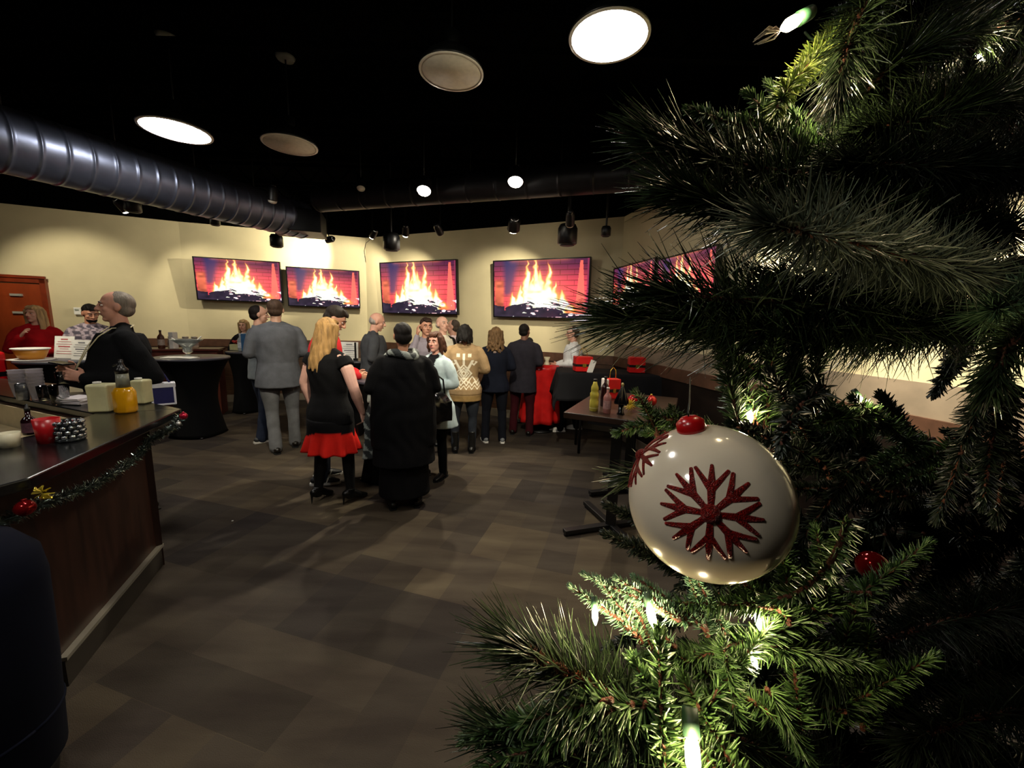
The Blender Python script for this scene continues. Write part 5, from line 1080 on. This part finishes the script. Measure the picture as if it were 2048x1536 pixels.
# inner and far side foliage of the whole tree
for k in range(64):
    z = .42+2.4*(k/64)**.95; R_ = (3.05-z)*.36+.10; a = k*2.399+.3
    dx, dy = math.cos(a), math.sin(a); vis = 0
    rb = Vector((TX+dx*R_, TY+dy*R_, z))
    if rb.x < .12 and abs(rb.y) < .5 and 1.35 < z < 2.1: continue
    # keep the side that faces the room open where the hero branches stand
    bad = False
    for f_ in (.3, .55, .8, 1.05):
        for sg_ in (-.35, 0, .35):
            q_ = Vector((TX+dx*R_*f_-dy*R_*sg_*f_, TY+dy*R_*f_+dx*R_*sg_*f_, z)); l_ = CAM_R.transposed() @ (q_-Vector((0, 0, CAM_H)))
            if l_.z > -.05: bad = bad or q_.length_squared < 0 or (q_-Vector((0, 0, CAM_H))).length < .25; continue
            px_, py_ = 1024-FPX*l_.x/l_.z, 768+FPX*l_.y/l_.z
            if -200 < py_ < 1650 and (px_ < 1720 or (px_ < 2150 and 560 < py_ < 960)): bad = True
    if bad: continue
    st = [(TX+dx*.03, TY+dy*.03, z), (TX+dx*R_*.5, TY+dy*R_*.5, z+.03), (TX+dx*R_, TY+dy*R_, z-.02)]
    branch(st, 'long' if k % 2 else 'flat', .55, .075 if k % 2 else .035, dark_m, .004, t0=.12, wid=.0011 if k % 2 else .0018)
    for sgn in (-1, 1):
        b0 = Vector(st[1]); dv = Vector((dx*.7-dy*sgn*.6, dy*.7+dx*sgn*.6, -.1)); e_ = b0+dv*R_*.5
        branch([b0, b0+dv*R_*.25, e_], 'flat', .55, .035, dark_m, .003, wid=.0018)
# dense inner fill, its shade painted dark, seen at the lower right and upper right
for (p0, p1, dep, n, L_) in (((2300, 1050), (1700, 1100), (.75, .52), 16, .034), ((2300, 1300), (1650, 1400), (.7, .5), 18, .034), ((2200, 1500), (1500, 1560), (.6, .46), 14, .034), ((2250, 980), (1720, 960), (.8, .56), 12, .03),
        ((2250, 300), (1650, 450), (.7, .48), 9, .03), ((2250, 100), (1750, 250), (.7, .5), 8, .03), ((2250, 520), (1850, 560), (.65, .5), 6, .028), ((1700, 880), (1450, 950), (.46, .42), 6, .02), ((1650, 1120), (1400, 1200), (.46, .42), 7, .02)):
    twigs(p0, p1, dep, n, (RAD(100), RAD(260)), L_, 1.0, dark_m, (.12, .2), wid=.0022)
print('NEEDLES', NCOUNT)

# ornament
BR = .05; oc = D(1414, 1000, .262)
orn = empty('ball_ornament', oc, 'pearly white ball ornament with a red glitter snowflake hanging in the foreground', 'ornament')
pearl = M('pearl_white', '#d8cdb6', .16, var=.07, vscale=14, stretch=(1, 1, .4), coat=.6, spec=.6, bump=.14, bscale=22)
toc = (Vector((0, 0, CAM_H))-oc).normalized(); up_ = Vector((0, 0, 1))
bm = NB(); ell(bm, (0, 0, 0), BR, seg=64); ob = obj('ball', bm, pearl, orn)
glit = M('red_glitter', '#b5180f', .3, .15, var=.45, vscale=900, bump=.8, bscale=1500)
def flake(cdir, R_, rot, name='snowflake'):
    e1, e2 = frame_of(cdir); bm = NB(); rr = BR*1.002
    def sp(x_, y_): ang_ = math.hypot(x_, y_)/BR; dd = (e1*x_+e2*y_); dd = dd.normalized() if dd.length > 0 else e1; return (cdir*math.cos(ang_)+dd*math.sin(ang_))*rr
    def stroke(a, b, w0, w1): n = 8; tube(bm, [sp(a[0]+(b[0]-a[0])*i/n, a[1]+(b[1]-a[1])*i/n) for i in range(n+1)], [((w0+(w1-w0)*i/n), .0007) for i in range(n+1)], 8, ref=cdir.cross(sp(b[0], b[1])-sp(a[0], a[1])))
    for k in range(8):
        a = rot+k*PI/4; c_, s_ = math.cos(a), math.sin(a); P_ = lambda r_, o_=0: (R_*(r_*math.cos(a+o_)), R_*(r_*math.sin(a+o_)))
        stroke((0, 0), P_(.55), R_*.05, R_*.085); stroke(P_(.55), P_(1.0), R_*.085, R_*.035)
        for sg in (-1, 1): stroke(P_(.46), P_(.97, sg*.345), R_*.075, R_*.04)
        stroke(P_(.12), P_(.50), R_*.03, R_*.03)
    ell(bm, cdir*rr*.98, R_*.2, seg=12)
    return obj(name, bm, glit, orn)
fc = (D(1421, 1027, .262*.83)-oc).normalized(); flake(fc, .0272, .05)
sd_ = (CAM_R @ Vector((-.80, .56, -.22))).normalized(); flake(sd_, .024, .2); flake((CAM_R @ Vector((.9, .3, -.3))).normalized(), .024, .1)
ax_ = (CAM_R @ Vector((-.26, .95, .12))).normalized(); e1, e2 = frame_of(ax_); Rr = Matrix((e1, e2, ax_)).transposed()
bm = NB(); lathe(bm, [(.0085, BR*.97), (.009, BR*1.0), (.0085, BR+.005), (.005, BR+.008), (.002, BR+.0085)], (0, 0, 0), 28, axis=Rr); obj('red_cap', bm, M('red_cap', '#b30d12', .25, spec=.7), orn)
bm = NB(); q0 = ax_*(BR+.008); tube(bm, [q0, q0+ax_*.003, q0+Vector((.004, .01, .008)), q0+Vector((.012, .03, .022))], .0005, 6); obj('hook', bm, M('black_can'), orn)
# twig crossing in front of the ornament's upper right
branch([oc+CAM_R @ Vector(v) for v in ((.085, .075, -.01), (.05, .062, .015), (.03, .050, .032), (.022, .040, .040))], 'flat', .5, .014, dark_m, .0015, wid=.0016)
branch([oc+CAM_R @ Vector(v) for v in ((.11, -.02, -.02), (.075, -.035, .01), (.04, -.045, .03), (.02, -.05, .03))], 'flat', .6, .014, flat_m, .0015, wid=.0010)

# string lights
bulb_m = M('warm_bulb', '#fff2cf', .4, emit=60, ecol='#ffe2a8'); sock = M('green_socket', '#12301c', .5)
cable = M('green_cable', '#10241a', .5)
BULBS = [(1585, 45, .375, 12, 'large glowing bulb at the top beside the yellow lit twig'), (1670, 205, .39, 5, 'glowing bulb at the upper middle of the tree'), (1190, 1228, .335, 4, 'glowing bulb at the left tip below the ornament'),
 (1302, 1228, .335, 6, 'glowing bulb just right of the pale tips'), (1516, 1240, .355, 3.5, 'glowing bulb below and right of the ornament'), (1506, 1316, .355, 3.5, 'glowing bulb directly under the one right of the ornament'),
 (1385, 1505, .30, 22, 'largest glowing bulb at the bottom edge'), (1722, 800, .42, 3, 'small glowing bulb against the right wall'), (1500, 830, .38, 2.2, 'small bulb above the ornament'), (1955, 115, .5, 2.5, 'bulb deep in the top right foliage')]
sroot = None
for k, (px, py, dep, en, lb) in enumerate(BULBS):
    c = D(px, py, dep); o = empty('string_light', c, lb, 'light bulb', 'warm string lights on the tree'); big = en > 5
    axd = (CAM_R @ Vector((-.7, -.5, .2) if k == 0 else (.2*math.sin(k*3), -.8, .5))).normalized(); e1, e2 = frame_of(axd); Rr = Matrix((e1, e2, axd)).transposed(); s_ = .0055 if k in (0, 6) else .0034 if big else .0026
    bm = NB(); lathe(bm, [(s_*.7, -s_*1.6), (s_, -s_*.5), (s_, s_*1.2), (s_*.55, s_*2.4), (s_*.15, s_*3.2)], seg=14, axis=Rr); obj('bulb', bm, bulb_m, o)
    bm = NB(); lathe(bm, [(s_*1.1, -s_*5), (s_*1.2, -s_*1.6)], seg=12, axis=Rr); obj('socket', bm, sock, o)
    l_ = lightobj('POINT', c-axd*.0+CAM_R @ Vector((0, 0, .006)), en*.05, (1, .78, .45), .004); l_.parent = None; l_.name = 'bulb_light'
# clear flower shaped reflector round the top bulb
c = D(1560, 62, .37); bm = NB()
for q in range(6):
    a = q*PI/3; tube(bm, [Vector((0, 0, 0)), CAM_R @ Vector((-.010+.006*math.cos(a), -.004+.006*math.sin(a), .002)), CAM_R @ Vector((-.022+.003*math.cos(a), -.010+.003*math.sin(a), .0))], [(.001, .0005), (.003, .0006), (.001, .0004)], 6)
t = obj('clear_petal_cap', bm, M('petal_plastic', '#fbeedd', .1, trans=.7, ior=1.3), None); t.location = c; tag(t, 'clear plastic petal cap pointing left from the top bulb', 'light cover')
# wire
bm = NB(); order = [0, 1, 8, 7]; pts = [D(BULBS[i][0]+25, BULBS[i][1]+20, BULBS[i][2]+.02) for i in order]; tube(bm, catmull(pts, 8), .0011, 6)
order = [2, 3, 4, 5, 6]; tube(bm, catmull([D(BULBS[i][0]+15, BULBS[i][1]+18, BULBS[i][2]+.02) for i in order], 8), .0011, 6); tag(obj('light_cable', bm, cable), 'thin green cable joining the string lights', 'cable')
# small ribbon curl, red foil
c = D(1745, 1132, .5); bm = NB(); ell(bm, (0, 0, 0), .018, seg=16); t = obj('bauble', bm, M('foil_8a1014', '#8a1014', .12, .6)); t.location = c; tag(t, 'dark red bauble hidden in the shade right of the white ornament', 'ornament')
